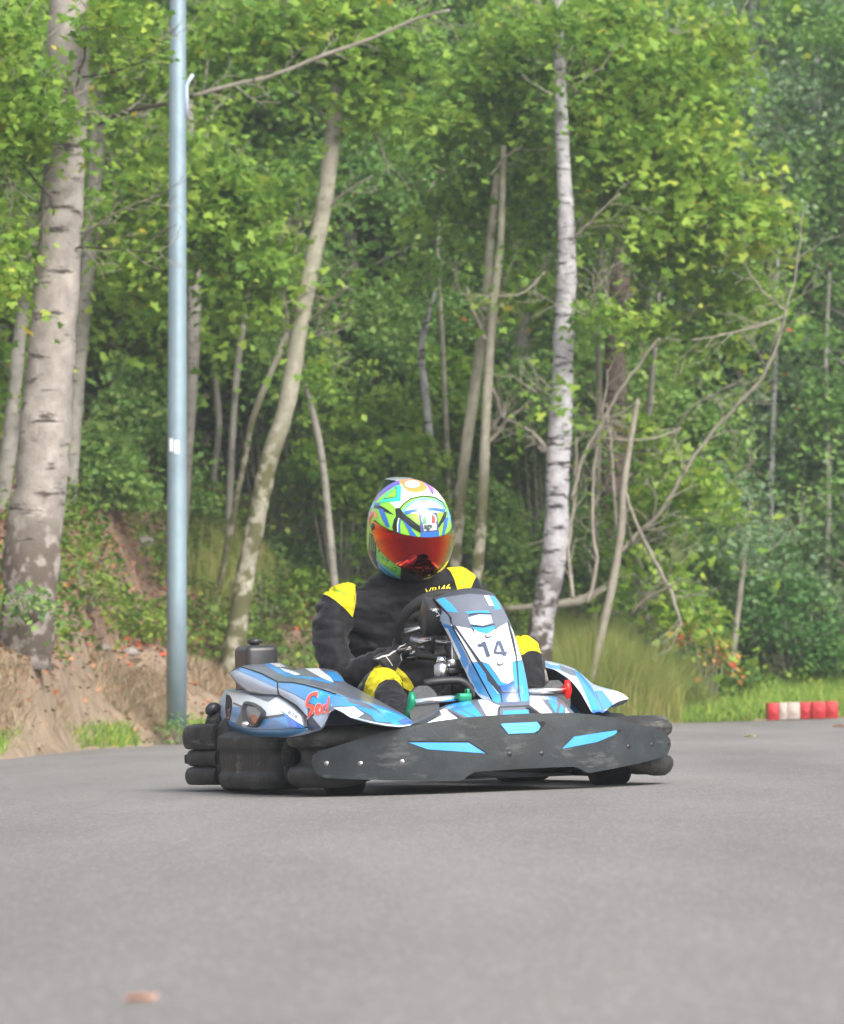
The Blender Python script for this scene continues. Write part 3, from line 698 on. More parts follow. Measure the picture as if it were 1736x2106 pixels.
# dense far woods that read as one mass
N = 90000
fx = rng.uniform(-24, 28, N); fy = rng.uniform(76, 92, N); fz = rng.uniform(0, 17, N)
fz = fz * (.75 + .25 * np.sin(fx * 1.1) * np.sin(fx * .37 + 1)) 
t = np.clip(.45 + .3 * np.sin(fx * 2.3 + fz) * np.sin(fz * 1.7 + fx) + rng.normal(0, .12, N), 0, 1)
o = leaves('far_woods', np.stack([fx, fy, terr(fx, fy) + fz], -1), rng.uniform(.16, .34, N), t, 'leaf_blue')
tag(o, 'dim mass of distant green woods behind all the trees', 'woods', kind='stuff')

# ---- shrubs
def hit(u, v):
    """distance at which the sight line through a photo pixel meets the ground"""
    d = 18.0
    while d < 75:
        p = wp(u, v, d)
        if p.z <= terr1(p.x, d): return d
        d += .1
    return 60.0
S_ = [  # label, u, v of the foot, half width, height (photo pixels), leaves, leaf colour, tone, size, depth or None
 ('dark green thicket bush at the far right behind the red and white blocks', 1640, 1455, 150, 300, 3600, 'leaf_green', .10, .07, 41),
 ('dark bush between the pole like sapling and the birch side', 1440, 1450, 100, 220, 1700, 'leaf_green', .2, .07, 40.2),
 ('soft blue green shrub drooping over the far right verge', 1620, 1300, 140, 260, 3000, 'leaf_blue', .55, .07, 42),
 ('orange tinted low bush beside the tall grass at right', 1450, 1370, 55, 120, 500, 'leaf_cover', .84, .06, 38.9),
 ('pale yellow green bush seen above and left of the helmet', 790, 1060, 110, 300, 2800, 'leaf_maple', .55, .075, 40.5),
 ('green bush left of the leaning trunk foot', 430, 1120, 90, 200, 1600, 'leaf_cover', .45, .07, None),
 ('leafy bush hiding the foot of the leaning trunk', 545, 1290, 46, 120, 520, 'leaf_cover', .3, .06, None),
 ('low green bush just left of the helmet', 665, 1240, 90, 200, 1700, 'leaf_green', .5, .07, None),
 ('green bush behind the twin trunks at helmet height', 1020, 1230, 90, 260, 2900, 'leaf_green', .66, .075, 40),
 ('yellowish bush at the foot of the twin trunks', 1020, 1290, 70, 110, 900, 'leaf_cover', .45, .06, 38.6),
 ('green bush behind the birch foot', 1200, 1290, 90, 320, 2600, 'leaf_green', .6, .075, 40),
 ('dense bush right of the stout aspen at mid trunk height', 220, 1050, 90, 210, 2900, 'leaf_green', .62, .075, None),
 ('bush below the grey trunk between aspen and lamp post', 290, 960, 90, 230, 2800, 'leaf_green', .6, .075, None),
 ('mid green bush behind the lamp post at mid height', 470, 900, 110, 230, 3200, 'leaf_green', .6, .08, None),
 ('ivy like weeds at the foot of the stout aspen', 60, 1262, 55, 60, 220, 'leaf_green', .5, .055, 28.9),
 ('yellow green weeds beside the stout aspen foot', 175, 1250, 60, 110, 520, 'leaf_cover', .45, .05, None),
 ('leafy weeds on the bank between aspen and lamp post', 262, 1300, 75, 80, 460, 'leaf_cover', .5, .045, None),
 ('weed tuft at the foot of the lamp post', 375, 1512, 36, 34, 260, 'leaf_green', .5, .04, 32.4),
 ('small maple shoot with lime leaves above the fallen dead branch', 1330, 1120, 60, 130, 560, 'leaf_maple', .6, .08, 39),
 ('tall mid green bush behind the bare stems, right of the dark trunk', 1390, 960, 140, 300, 4200, 'leaf_green', .62, .08, 41.5),
 ('soft green bush behind the bare stems at helmet height', 1380, 1230, 120, 290, 3600, 'leaf_green', .6, .075, 41.0),
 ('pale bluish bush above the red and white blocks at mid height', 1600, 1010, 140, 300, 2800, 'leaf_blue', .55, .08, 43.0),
 ('green bush filling the gap behind the white birch at mid height', 1130, 960, 100, 260, 3000, 'leaf_green', .62, .08, 41.2),
 ('lime bush behind the curved sapling, left of the helmet', 700, 1080, 90, 230, 1900, 'leaf_maple', .5, .075, 40.4),
 ('mid green bush behind the leaning trunk at mid height', 560, 860, 110, 260, 3200, 'leaf_green', .62, .08, 41.5),
 ('green bush high behind the thin pale stem', 800, 820, 110, 260, 3400, 'leaf_green', .66, .08, 42.6),
]
def low_shrub(label, u, v, ru, hv, n, lm, tone, size, d=None):
    lobes = 3 if lm == 'leaf_maple' else 1
    if d is None: d = hit(u, v)
    p = wp(u, v, d); g = terr1(p.x, p.y); k = d / FOC
    root = empty('shrub', loc=(p.x, p.y, g), label=label, cat='shrub')
    z0 = max(0, p.z - g); zs = z0 - .06 if (label.startswith('ivy')) else -.05; rx = ru * k; H = hv * k; mb = MB(); bl = []
    for j in range(12):
        a = j * 2.4; r = rx * ((j + .5) / 12) ** .5; f = (j * .618 + .2) % 1
        q = Vector((r * math.cos(a), r * math.sin(a) * .6, z0 + H * (.12 + .85 * f) * (1 - .3 * (r / rx) ** 2)))
        bl.append((q.x, q.y, q.z, rx * .38, rx * .3, H * .16, n / 12))
        mb.tube([Vector((q.x * .2, q.y * .2 + (.1 if zs > 0 else 0), zs)), Vector((q.x * .6, q.y * .5, zs + (q.z - zs) * .5)), q], [.010, .007, .003], 'twig', seg=5)
    for j in range(0 if zs > 0 else int(z0 / .25)):
        bl.append((rx * math.sin(j * 2.3) * .8, rx * .5 * math.cos(j * 1.7), .1 + z0 * ((j * .618) % 1), rx * .45, rx * .35, .18, n / 12))
    mb.build('stem', root)
    c, st = cluster_pts(bl, tw=.10); c[:, 2] = np.maximum(c[:, 2], .02)
    t = np.clip(tone + st + rng.normal(0, .1, len(c)), 0, .93 if tone < .8 else 1)
    leaves('foliage', c, size * rng.uniform(.5, 1.3, len(c)), t, lm, lobes, parent=root)
S_ += [
 ('mid green bush between the leaning trunk and the curved sapling, above head height', 640, 900, 90, 250, 2600, 'leaf_green', .6, .08, 41.0),
 ('green bush right behind the twin trunks, above the helmet', 960, 960, 100, 270, 3000, 'leaf_maple', .5, .08, 41.6),
 ('green bush between birch and dark trunk, above head height', 1220, 860, 90, 270, 2800, 'leaf_green', .62, .08, 42.2),
 ('light green bush behind the lamp post at head height', 350, 1080, 90, 180, 2200, 'leaf_green', .6, .07, None),
]
for q in S_: low_shrub(*q)

# ---- grass and ground cover
def scatter(n, x0, x1, s0, s1, fn=None):
    x = rng.uniform(x0, x1, n); s = rng.uniform(s0, s1, n); y = edge_y(x) + s
    if fn is not None:
        k = fn(x, y, s); x, y, s = x[k], y[k], s[k]
    return x, y, s
patch = lambda x, y, f: np.sin(x * f + 1.3) * np.sin(y * f * .8 + x * .5) + .5 * np.sin(x * f * 2.7 - y * 1.9)
# straw on the left bank
x, y, s = scatter(44000, -4.6, -.9, .12, 3.0, lambda x, y, s: (patch(x, y, 2.7) > .05))
h = rng.uniform(.02, .085, len(x)) * (1 + .5 * (s > .8))
o = grass('dry_grass', x, y, h, np.clip(rng.normal(.55, .25, len(x)), 0, 1), 'grass_straw', w=.004, lean=.9)
tag(o, 'trampled straw coloured dry grass over the left bank', 'grass', kind='stuff')
# fresh low grass along the kerb line
x, y, s = scatter(26000, -5, 6, .02, .7, lambda x, y, s: ((patch(x, y, 3.1) > .15) | (x > 1.6)) & ~((x > 2.95) & (x < 3.85) & (s < .12)))
o = grass('verge_grass', x, y, rng.uniform(.03, .11, len(x)), np.clip(rng.normal(.5, .25, len(x)), 0, 1), 'grass_fresh', w=.005, lean=.5)
tag(o, 'short fresh green grass along the edge of the asphalt', 'grass', kind='stuff')
x, y, s = scatter(42000, 2.2, 11, .25, 4.5)
o = grass('meadow_grass', x, y, rng.uniform(.06, .2, len(x)), np.clip(rng.normal(.55, .22, len(x)), 0, 1), 'grass_fresh', w=.006, lean=.45)
tag(o, 'bright green grass strip on the right behind the blocks', 'grass', kind='stuff')
# tall dry grass behind the kart's right half
x, y, s = scatter(80000, .7, 2.6, .05, 3.2, lambda x, y, s: (patch(x, y, 2.3) > -1.0) & ((x < 2.3) | (s > .8)))
hh = rng.uniform(.2, .92, len(x)) * (1 - .6 * np.clip((x - 1.9) / .7, 0, 1)) * (.5 + .5 * sm(.7, 1.3, x)) * (.85 + .15 * patch(x, y, 4))
o = grass('tall_grass', x, y, hh * 1.08, np.clip(rng.normal(.34, .2, len(x)) + .28 * patch(x, y, 1.4), 0, 1), 'grass_mix', w=.0032, lean=.36)
tag(o, 'tall feathery yellow green and rusty grass behind the kart', 'grass', kind='stuff')
x, y, s = scatter(26000, -2.7, -.9, 6, 15, lambda x, y, s: (patch(x, y, 1.1) > -.5) & (y > 39) & (y < 43.5))
o = grass('slope_grass', x, y, rng.uniform(.15, .5, len(x)), np.clip(rng.normal(.4, .22, len(x)), 0, 1), 'grass_mix', w=.006, lean=.3)
tag(o, 'long olive grass high on the slope behind the lamp post', 'grass', kind='stuff')
# leafy ground cover and leaf litter
x, y, s = scatter(90000, -5, 4.5, 1.4, 14, lambda x, y, s: (patch(x, y, 1.9) > -.35) & (s > 1.9 + .8 * np.sin(x * 2)))
hgt = rng.random(len(x)) ** 1.6 * (.22 + .14 * patch(x, y, 4.1))
c = np.stack([x, y, terr(x, y) + .02 + hgt], -1)
o = leaves('ground_cover', c, rng.uniform(.035, .085, len(x)), np.clip(.4 + .25 * patch(x, y, 2.2) * .5 + rng.normal(0, .16, len(x)), 0, .93), 'leaf_cover')
tag(o, 'low leafy plants covering the forest slope', 'ground cover', kind='stuff')
x, y, s = scatter(40000, -5, 3.5, .1, 12, lambda x, y, s: (s > 1.8) | (rng.random(len(x)) < .35))
c = np.stack([x, y, terr(x, y) + .012], -1)
o = leaves('leaf_litter', c, rng.uniform(.03, .08, len(x)), np.clip(rng.normal(.45, .27, len(x)), 0, 1), 'leaf_litter', up=1.6)
tag(o, 'brown and rusty fallen leaves on the forest slope', 'leaf litter', kind='stuff')

# rocks on the bank
mat('rock', srgb(132, 126, 120), .9, noise_amt=.35, noise_scale=9, bump=.8, bump_scale=18)
def rock(label, u, v, wpx, d):
    d = hit(u, v); p = wp(u, v, d); g = terr1(p.x, p.y); r = wpx * .5 * d / FOC
    bm = bmesh.new(); bmesh.ops.create_icosphere(bm, subdivisions=3, radius=1)
    for q in bm.verts:
        f = 1 + .28 * noise.noise(q.co * 1.3 + Vector((u, v, 0))) + .12 * noise.noise(q.co * 3.4 + Vector((v, u, 0)))
        q.co = Vector((q.co.x * r * f, q.co.y * r * .8 * f, q.co.z * r * .62 * f))
    me = bpy.data.meshes.new('rock'); bm.to_mesh(me); bm.free(); me.materials.append(MATS['rock'])
    for pl in me.polygons: pl.use_smooth = False
    o = bpy.data.objects.new('rock', me); COL.objects.link(o); o.location = (p.x, p.y, g + r * .2)
    tag(o, label, 'rock', 'rocks on the left bank')
rock('pale rock on the slope just right of the lamp post', 496, 1290, 30, 34.6)
rock('pale stone lowest on the slope, right of the lamp post', 478, 1400, 34, 33.9)
rock('pale jagged rock high left of the lamp post', 292, 1122, 46, 35.5)
rock('grey stone in the dry grass left of the lamp post', 268, 1352, 36, 31.0)
rock('small upright pale stone in the straw left of the grey stone', 214, 1340, 26, 30.6)
rock('pale stone half buried behind the fuel tank', 520, 1355, 30, 34.2)

# ------------------------------------------------------------------ lamp post
mat('galvanised', srgb(132, 152, 163), .48, .35, noise_amt=.12, noise_scale=3, bump=.08, bump_scale=30)
mat('sticker_white', srgb(228, 232, 240), .5)
mat('pale_metal', srgb(180, 190, 215), .35, .2)
pb = wp(363, 1488, 32.6); gz = terr1(pb.x, pb.y)
lp = empty('lamp_post', loc=(pb.x, pb.y, gz - .05), label='tall blue grey galvanised steel lamp post on the bank edge left of the kart', cat='lamp post')
mb = MB()
k = 32.6 / FOC
H = [(1500, 42), (1200, 41), (900, 39.5), (500, 37), (200, 34.5), (-200, 32), (-700, 28)]
mb.tube([Vector(((366 - 3 * v / 1500 - 363) * k * (-1 if False else 1), 0, CAMH + (HY - v) * k - (gz - .05))) for v, w in H], [w * .5 * k for v, w in H], 'galvanised', seg=40)
mb.build('pole', lp)
mb = MB(); z = CAMH + (HY - 916) * k - (gz - .05)
for j in range(2):
    a0 = -PI / 2 - .75 + j * .62; rr = 39.6 * .5 * k + .0015
    rows = [[Vector((rr * math.cos(a0 + .45 * i / 5), rr * math.sin(a0 + .45 * i / 5), z + dz - j * .015)) for i in range(6)] for dz in (-.05, -.02, .03, .05)]
    mb.grid(rows, 'sticker_white')
mb.build('sticker', lp)
mb = MB()
def lpz(u, v): return Vector(((u - 363) * k, -.02, CAMH + (HY - v) * k - (gz - .05)))
mb.tube([lpz(384.5, 240), lpz(384.5, 200), lpz(384, 178), lpz(388, 168), lpz(397, 154)], 4.0 * k, 'pale_metal', seg=10)
mb.tube([lpz(372, 226), lpz(386, 226)], 2.5 * k, 'pale_metal', seg=8); mb.tube([lpz(372, 190), lpz(386, 190)], 2.5 * k, 'pale_metal', seg=8)
mb.build('bracket', lp)
mb = MB()
mb.tube([Vector((0, 0, CAMH + (HY + 700) * k - gz - .06)), Vector((.25, -.25, 8.9)), Vector((1.0, -1.0, 9.1))], .045, 'galvanised', seg=12)
mb.box((1.25, -1.25, 9.12), (.62, .24, .10), 'galvanised', bev=.03, rot=Matrix.Rotation(-PI / 4, 3, 'Z'))
mb.build('lamp_arm', lp)

# ------------------------------------------------------------------ red and white blocks at the track edge
mat('red_plastic', srgb(158, 26, 34), .45, noise_amt=.2, noise_scale=12)
mat('white_plastic', srgb(160, 148, 140), .5, noise_amt=.15, noise_scale=12)
def block(label, u0, u1, d, m, v0=1446, v1=1481):
    k = d / FOC; w = (u1 - u0) * k; x = ((u0 + u1) / 2 - CX) * k; g = TILT * x + .008; h = (v1 - v0) * k
    mb = MB()
    mb.box((0, 0, h / 2), (w, .26, h), m, bev=.007)
    mb.box((0, -.128, h * .45), (w * .5, .02, h * .35), m, bev=.004)
    o = mb.build('track_block'); o.location = (x, d, g)
    tag(o, label, 'track block', 'red and white plastic track blocks')
block('narrow red track block, leftmost of the row on the right verge', 1577, 1600, 37.15, 'red_plastic')
block('dirty white track block next to the narrow red one', 1600.6, 1617, 37.15, 'white_plastic')
block('wider dirty white track block in the middle of the row', 1617.6, 1643, 37.15, 'white_plastic')
block('dark red track block right of the white ones', 1643.6, 1667, 37.15, 'red_plastic')
block('longer pinkish red track block, second from the right', 1667.6, 1696, 37.12, 'red_plastic')
block('rightmost red track block of the row', 1696.6, 1721, 37.12, 'red_plastic')

# ------------------------------------------------------------------ fallen leaves on the asphalt
mat('leaf_tan', srgb(226, 176, 150), .7, noise_amt=.2); mat('leaf_lime', srgb(196, 206, 150), .7, noise_amt=.2)
def ground_leaf(label, u, v, wpx, m, rz=0.3):
    d = FOC * CAMH / (v - HY + TILT * (u - CX)); x = (u - CX) * d / FOC; r = wpx * .5 * d / FOC
    mb = MB(); n = 14
    top = [Vector((r * (2 * i / n - 1), r * .45 * math.sin(PI * i / n) * (1 + .25 * math.sin(i * 2.1)), .006 + .10 * r * math.sin(PI * i / n * 2))) for i in range(n + 1)]
    mid = [Vector((p.x, 0, .004)) for p in top]
    bot = [Vector((p.x, -r * .42 * math.sin(PI * i / n) * (1 + .2 * math.cos(i * 1.7)), .010 + .22 * r * math.sin(PI * i / n))) for i, p in enumerate(top)]
    mb.grid([top, mid, bot], m); mb.tube([Vector((r, 0, .005)), Vector((r * 1.35, .1 * r, .012))], .0015, m, seg=5)
    o = mb.build('fallen_leaf'); o.location = (x, d, TILT * x); o.rotation_euler = (0, -math.atan(TILT), rz)
    tag(o, label, 'leaf', 'fallen leaves on the asphalt')
ground_leaf('orange tan curled leaf on the asphalt at the lower left', 286, 2066, 56, 'leaf_tan', .1)
ground_leaf('pale lime leaf lying on the asphalt right of the kart', 1540, 1517, 26, 'leaf_lime', .5)
ground_leaf('pinkish leaf on the asphalt at the far right edge', 1727, 1496, 30, 'leaf_tan', -.2)

# ------------------------------------------------------------------ damp summer air
hz = bpy.data.materials.new('haze'); hz.use_nodes = True
hn, hl = hz.node_tree.nodes, hz.node_tree.links
hn.remove(hn["Principled BSDF"])
pv = hn.new("ShaderNodeVolumePrincipled"); pv.inputs['Color'].default_value = (.86, .92, .95, 1); pv.inputs['Density'].default_value = .0016; pv.inputs['Anisotropy'].default_value = .2
hl.new(pv.outputs[0], hn["Material Output"].inputs['Volume']); MATS['haze'] = hz
mb = MB(); mb.box((0, 440, 9), (860, 1040, 22), 'haze'); o = mb.build('haze', smooth=False)
tag(o, 'thin pale haze in the air between the kart and the woods', 'haze', kind='stuff')
# ================================================================== THE KART
TH = math.radians(18.0)
tl = math.atan(TILT)
_f = Vector((math.sin(TH), -math.cos(TH), 0)); _l = Vector((math.cos(TH), math.sin(TH), 0)); _u = Vector((0, 0, 1))
_R = Matrix.Rotation(-tl, 3, 'Y') @ Matrix((( _f.x, _l.x, 0), (_f.y, _l.y, 0), (0, 0, 1)))
KM = Matrix.Translation((0.03, 15.6, TILT * .03)) @ _R.to_4x4()
KI = KM.inverted(); KR = KI.to_3x3()
EYE = KI @ Vector((0, 0, CAMH))
def ray(px): return (KR @ Vector(((px[0] - CX) / FOC, 1, (HY - px[1]) / FOC))).normalized()
def on(px, F=None, L=None, U=None):
    """kart-local point seen at photo pixel px on the plane F=, L= or U="""
    r = ray(px); k, val = (0, F) if F is not None else (1, L) if L is not None else (2, U)
    t = (val - EYE[k]) / r[k]
    return EYE + r * t
def pj(p):
    w = KM @ Vector(p); return (CX + FOC * w.x / w.y, HY - FOC * (w.z - CAMH) / w.y)
# enlarged reading frames of the photo -> photo pixels
ZA = lambda x, y: (589.6 + .20379 * x, 1212.9 + .20379 * y)
ZB = lambda x, y: (842.3 + .20379 * x, 1196.1 + .20379 * y)
ZC = lambda x, y: (362.2 + .20379 * x, 1297.1 + .20379 * y)
ZD = lambda x, y: (1061.3 + .20379 * x, 1297.1 + .20379 * y)
ZH = lambda x, y: (707.5 + .1553 * x, 960.2 + .1553 * y)
ZE = lambda x, y: (741.2 + .18438 * x, 1297.1 + .18438 * y)

class Skin:
    """triangles of a panel together with where they stand in the photo"""
    def __init__(s, mb, flip=False):
        s.v = [p.copy() for p in mb.v]; s.t = []
        for f in mb.f:
            for i in range(1, len(f) - 1): s.t.append((f[0], f[i], f[i + 1]))
        s.bvh = BVHTree.FromPolygons(s.v, s.t)
        s.q = [Vector(pj(p)) for p in s.v]
        s.n = [Vector((0, 0, 0)) for _ in s.v]
        for t in s.t:
            no = (s.v[t[1]] - s.v[t[0]]).cross(s.v[t[2]] - s.v[t[0]])
            for i in t: s.n[i] += no
        s.vis = []
        for k, t in enumerate(s.t):
            c = (s.v[t[0]] + s.v[t[1]] + s.v[t[2]]) / 3; r = (c - EYE); d = r.length; r /= d
            loc, no, idx, dist = s.bvh.ray_cast(EYE, r)
            s.vis.append(loc is None or d - dist < .012)
    def ray_cast(s, o, r): return s.bvh.ray_cast(o, r)
def clip_convex(sub, win):
    """both lists of Vector 2D; win is a triangle"""
    ar = (win[1] - win[0]).cross(win[2] - win[0])
    if abs(ar) < 1e-6: return []
    if ar < 0: win = [win[0], win[2], win[1]]
    out = sub
    for i in range(3):
        a, b = win[i], win[(i + 1) % 3]; e = b - a; inp = out; out = []
        if not inp: return []
        for j in range(len(inp)):
            p, q = inp[j], inp[(j + 1) % len(inp)]
            dp, dq = e.cross(p - a), e.cross(q - a)
            if dp >= 0: out.append(p)
            if (dp >= 0) != (dq >= 0): out.append(p.lerp(q, dp / (dp - dq)))
    return out
def decal(mb, skin, poly, m, off=.0015, step=0, maxjump=0, thick=0, thick_m=None):
    """lay a coloured shape, read as photo pixels, onto the surface of a panel: cut along the panel's own facets"""
    P = [Vector(p) for p in poly]; n = len(P)
    vs, es, fs, *_ = delaunay_2d_cdt(P, [(i, (i + 1) % n) for i in range(n)], [list(range(n))], 1, 1e-5)
    tris = []
    for f in fs:
        for i in range(1, len(f) - 1): tris.append([vs[f[0]], vs[f[i]], vs[f[i + 1]]])
    V = []; F = []; key = {}; NN = []
    for k, t in enumerate(skin.t):
        if not skin.vis[k]: continue
        W = [skin.q[i] for i in t]
        x0, x1 = min(w.x for w in W), max(w.x for w in W); y0, y1 = min(w.y for w in W), max(w.y for w in W)
        a, b, c = (skin.v[i] for i in t); no = (b - a).cross(c - a)
        if no.length < 1e-10: continue
        no.normalize()
        for T in tris:
            if max(p.x for p in T) < x0 or min(p.x for p in T) > x1 or max(p.y for p in T) < y0 or min(p.y for p in T) > y1: continue
            o = clip_convex(T, W)
            if len(o) < 3: continue
            ids = []
            for p in o:
                r = ray(p); dn = r.dot(no)
                if abs(dn) < 1e-4: ids = []; break
                kk = (round(p.x, 2), round(p.y, 2))
                if kk not in key:
                    key[kk] = len(V); V.append(EYE + r * ((a - EYE).dot(no) / dn - off))
                    A2 = (W[1] - W[0]).cross(W[2] - W[0]); w1 = (p - W[0]).cross(W[2] - W[0]) / A2; w2 = (W[1] - W[0]).cross(p - W[0]) / A2
                    sn = skin.n[t[0]].normalized() * (1 - w1 - w2) + skin.n[t[1]].normalized() * w1 + skin.n[t[2]].normalized() * w2
                    if sn.length < .1: sn = no.copy()
                    sn.normalize()
                    if sn.dot(no) < 0: sn = -sn
                    if no.dot(r) > 0: sn = -sn
                    NN.append(sn)
                if key[kk] not in ids: ids.append(key[kk])
            if len(ids) < 3: continue
            nn = Vector((0, 0, 0))
            for i in range(1, len(ids) - 1): nn += (V[ids[i]] - V[ids[0]]).cross(V[ids[i + 1]] - V[ids[0]])
            if nn.length < 1e-9: continue
            if nn.dot(r) > 0: ids = ids[::-1]
            F.append(tuple(ids))
    if thick:
        nb = len(V); back = Vector((-1, 0, 0)) * thick
        W = V + [p + (Vector((.35, 0, p.z)) - p).normalized() * thick for p in V]
        cnt = {}
        for f in F:
            for a, b in zip(f, f[1:] + f[:1]): cnt[(a, b)] = 1
        # outline of the plate only: edges whose two pixels lie on the traced polygon
        def on_outline(p):
            q = Vector(pj(p)); best = 1e9
            for i in range(n):
                A, B = P[i], P[(i + 1) % n]; ab = B - A; t = max(0, min(1, (q - A).dot(ab) / ab.length_squared)); best = min(best, (q - A - ab * t).length)
            return best < .25
        oo = [on_outline(p) for p in V]
        S = [(b, a, a + nb, b + nb) for (a, b) in cnt if (b, a) not in cnt and oo[a] and oo[b]]
        o = len(mb.v); mb.add(V, F, m); mb.cn.update({o + i: q for i, q in enumerate(NN)}); mb.add(W[:nb] + W[nb:], S, thick_m or m, flat=True)
    else:
        o = len(mb.v); mb.add(V, F, m); mb.cn.update({o + i: q for i, q in enumerate(NN)})
def stroke(pts, w, closed=False):
    """centre line in pixels -> thin polygon"""
    P = [Vector(p) for p in pts]; n = len(P); a = []; b = []
    W = w if hasattr(w, '__len__') else [w] * n
    for i, p in enumerate(P):
        t = (P[min(i + 1, n - 1)] - P[max(i - 1, 0)]).normalized(); nn = Vector((-t.y, t.x)) * W[i] * .5
        a.append(tuple(p + nn)); b.append(tuple(p - nn))
    return a + b[::-1]
def text_px(mb, tree, s, org, ex, ey, m, off=.002, bold=0.0, step=None):
    """lettering: org/ex/ey in photo pixels (origin, one em along, one em up)"""
    c = bpy.data.curves.new('lettering', 'FONT'); c.body = s; c.size = 1; c.resolution_u = 4; c.offset = bold
    o = bpy.data.objects.new('lettering', c); COL.objects.link(o)
    dg = bpy.context.evaluated_depsgraph_get(); me = o.evaluated_get(dg).to_mesh()
    V = []; ok = []
    for v in me.vertices:
        q = (org[0] + ex[0] * v.co.x + ey[0] * v.co.y, org[1] + ex[1] * v.co.x + ey[1] * v.co.y)
        r = ray(q); loc, no, i, dist = tree.ray_cast(EYE, r)
        ok.append(loc is not None)
        V.append(loc - r * off if loc is not None else Vector((0, 0, 0)))
    fs = [tuple(p.vertices) for p in me.polygons if all(ok[i] for i in p.vertices)]
    o.evaluated_get(dg).to_mesh_clear(); bpy.data.objects.remove(o); bpy.data.curves.remove(c)
    mb.add(V, fs, m, flat=True)

mat('pl_black', (.022, .022, .025), .38, noise_amt=.25, noise_scale=14, spec=.5)
mat('pl_bumper', (.024, .030, .034), .48, spec=.3, noise_amt=.35, noise_scale=7, bump=.12, bump_scale=90)
mat('pl_scuffed', (.021, .021, .021), .6, spec=.25, noise_amt=.5, noise_scale=11, bump=.25, bump_scale=45)
def scuffed(name, base, mark, amt, stretch):
    m = MATS[name]; n, l = m.node_tree.nodes, m.node_tree.links; b = n["Principled BSDF"]
    old = b.inputs['Base Color'].links[0].from_socket
    tc = n.new("ShaderNodeTexCoord"); mp = n.new("ShaderNodeMapping"); mp.inputs['Scale'].default_value = stretch; l.new(tc.outputs['Object'], mp.inputs['Vector'])
    a = n.new("ShaderNodeTexNoise"); a.inputs['Scale'].default_value = 1; a.inputs['Detail'].default_value = 7; a.inputs['Roughness'].default_value = .75; l.new(mp.outputs[0], a.inputs['Vector'])
    c = n.new("ShaderNodeTexNoise"); c.inputs['Scale'].default_value = 6; c.inputs['Detail'].default_value = 3; l.new(tc.outputs['Object'], c.inputs['Vector'])
    mu = n.new("ShaderNodeMath"); mu.operation = 'MULTIPLY'; l.new(a.outputs['Fac'], mu.inputs[0]); l.new(c.outputs['Fac'], mu.inputs[1])
    mr = n.new("ShaderNodeMapRange"); mr.inputs['From Min'].default_value = amt; mr.inputs['From Max'].default_value = amt + .07; l.new(mu.outputs[0], mr.inputs['Value'])
    mx = n.new("ShaderNodeMix"); mx.data_type = 'RGBA'; mx.inputs['B'].default_value = mark; l.new(mr.outputs[0], mx.inputs['Factor']); l.new(old, mx.inputs['A'])
    l.new(mx.outputs['Result'], b.inputs['Base Color'])
scuffed('pl_scuffed', None, (.10, .098, .09, 1), .30, (5, 5, 60))
scuffed('pl_bumper', None, (.07, .076, .078, 1), .30, (9, 9, 34))
mat('hole', (.004, .004, .005), .8)
mat('k_cyan', srgb(58, 150, 224), .3, noise_amt=.05, noise_scale=5, coat=.4)
mat('k_blue', srgb(58, 146, 214), .3, noise_amt=.08, noise_scale=5, coat=.4)
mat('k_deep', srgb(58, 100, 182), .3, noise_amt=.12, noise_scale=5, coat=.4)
mat('k_white', srgb(236, 240, 246), .32, noise_amt=.03, noise_scale=5, coat=.4)
mat('k_silver', srgb(178, 196, 220), .32, noise_amt=.06, noise_scale=5, coat=.4)
mat('k_grey', srgb(100, 106, 118), .35, noise_amt=.10, noise_scale=8, coat=.3)
mat('k_dark', srgb(58, 62, 70), .4, noise_amt=.1, noise_scale=8, coat=.2)
mat('k_red', srgb(232, 84, 56), .35, coat=.3)
mat('num_grey', srgb(78, 88, 108), .4, coat=.3)
mat('rubber', (.012, .012, .013), .72, noise_amt=.3, noise_scale=30, bump=.2, bump_scale=120)
mat('steel', (.55, .55, .56), .28, 1.0, noise_amt=.1)
mat('chrome', (.86, .86, .86), .14, 1.0)
mat('frame_dark', (.03, .03, .034), .4, .3)
mat('anod_green', srgb(20, 130, 96), .35, .4)
mat('anod_red', srgb(206, 36, 34), .35, .3)
mat('lamp_dark', (.012, .004, .004), .25, coat=.3)
mat('tail_red', srgb(150, 14, 16), .25, coat=.6)

kart = empty('racing_kart', mw=KM, label='low blue, white and black racing kart with number 14 on its steering fairing', cat='kart')

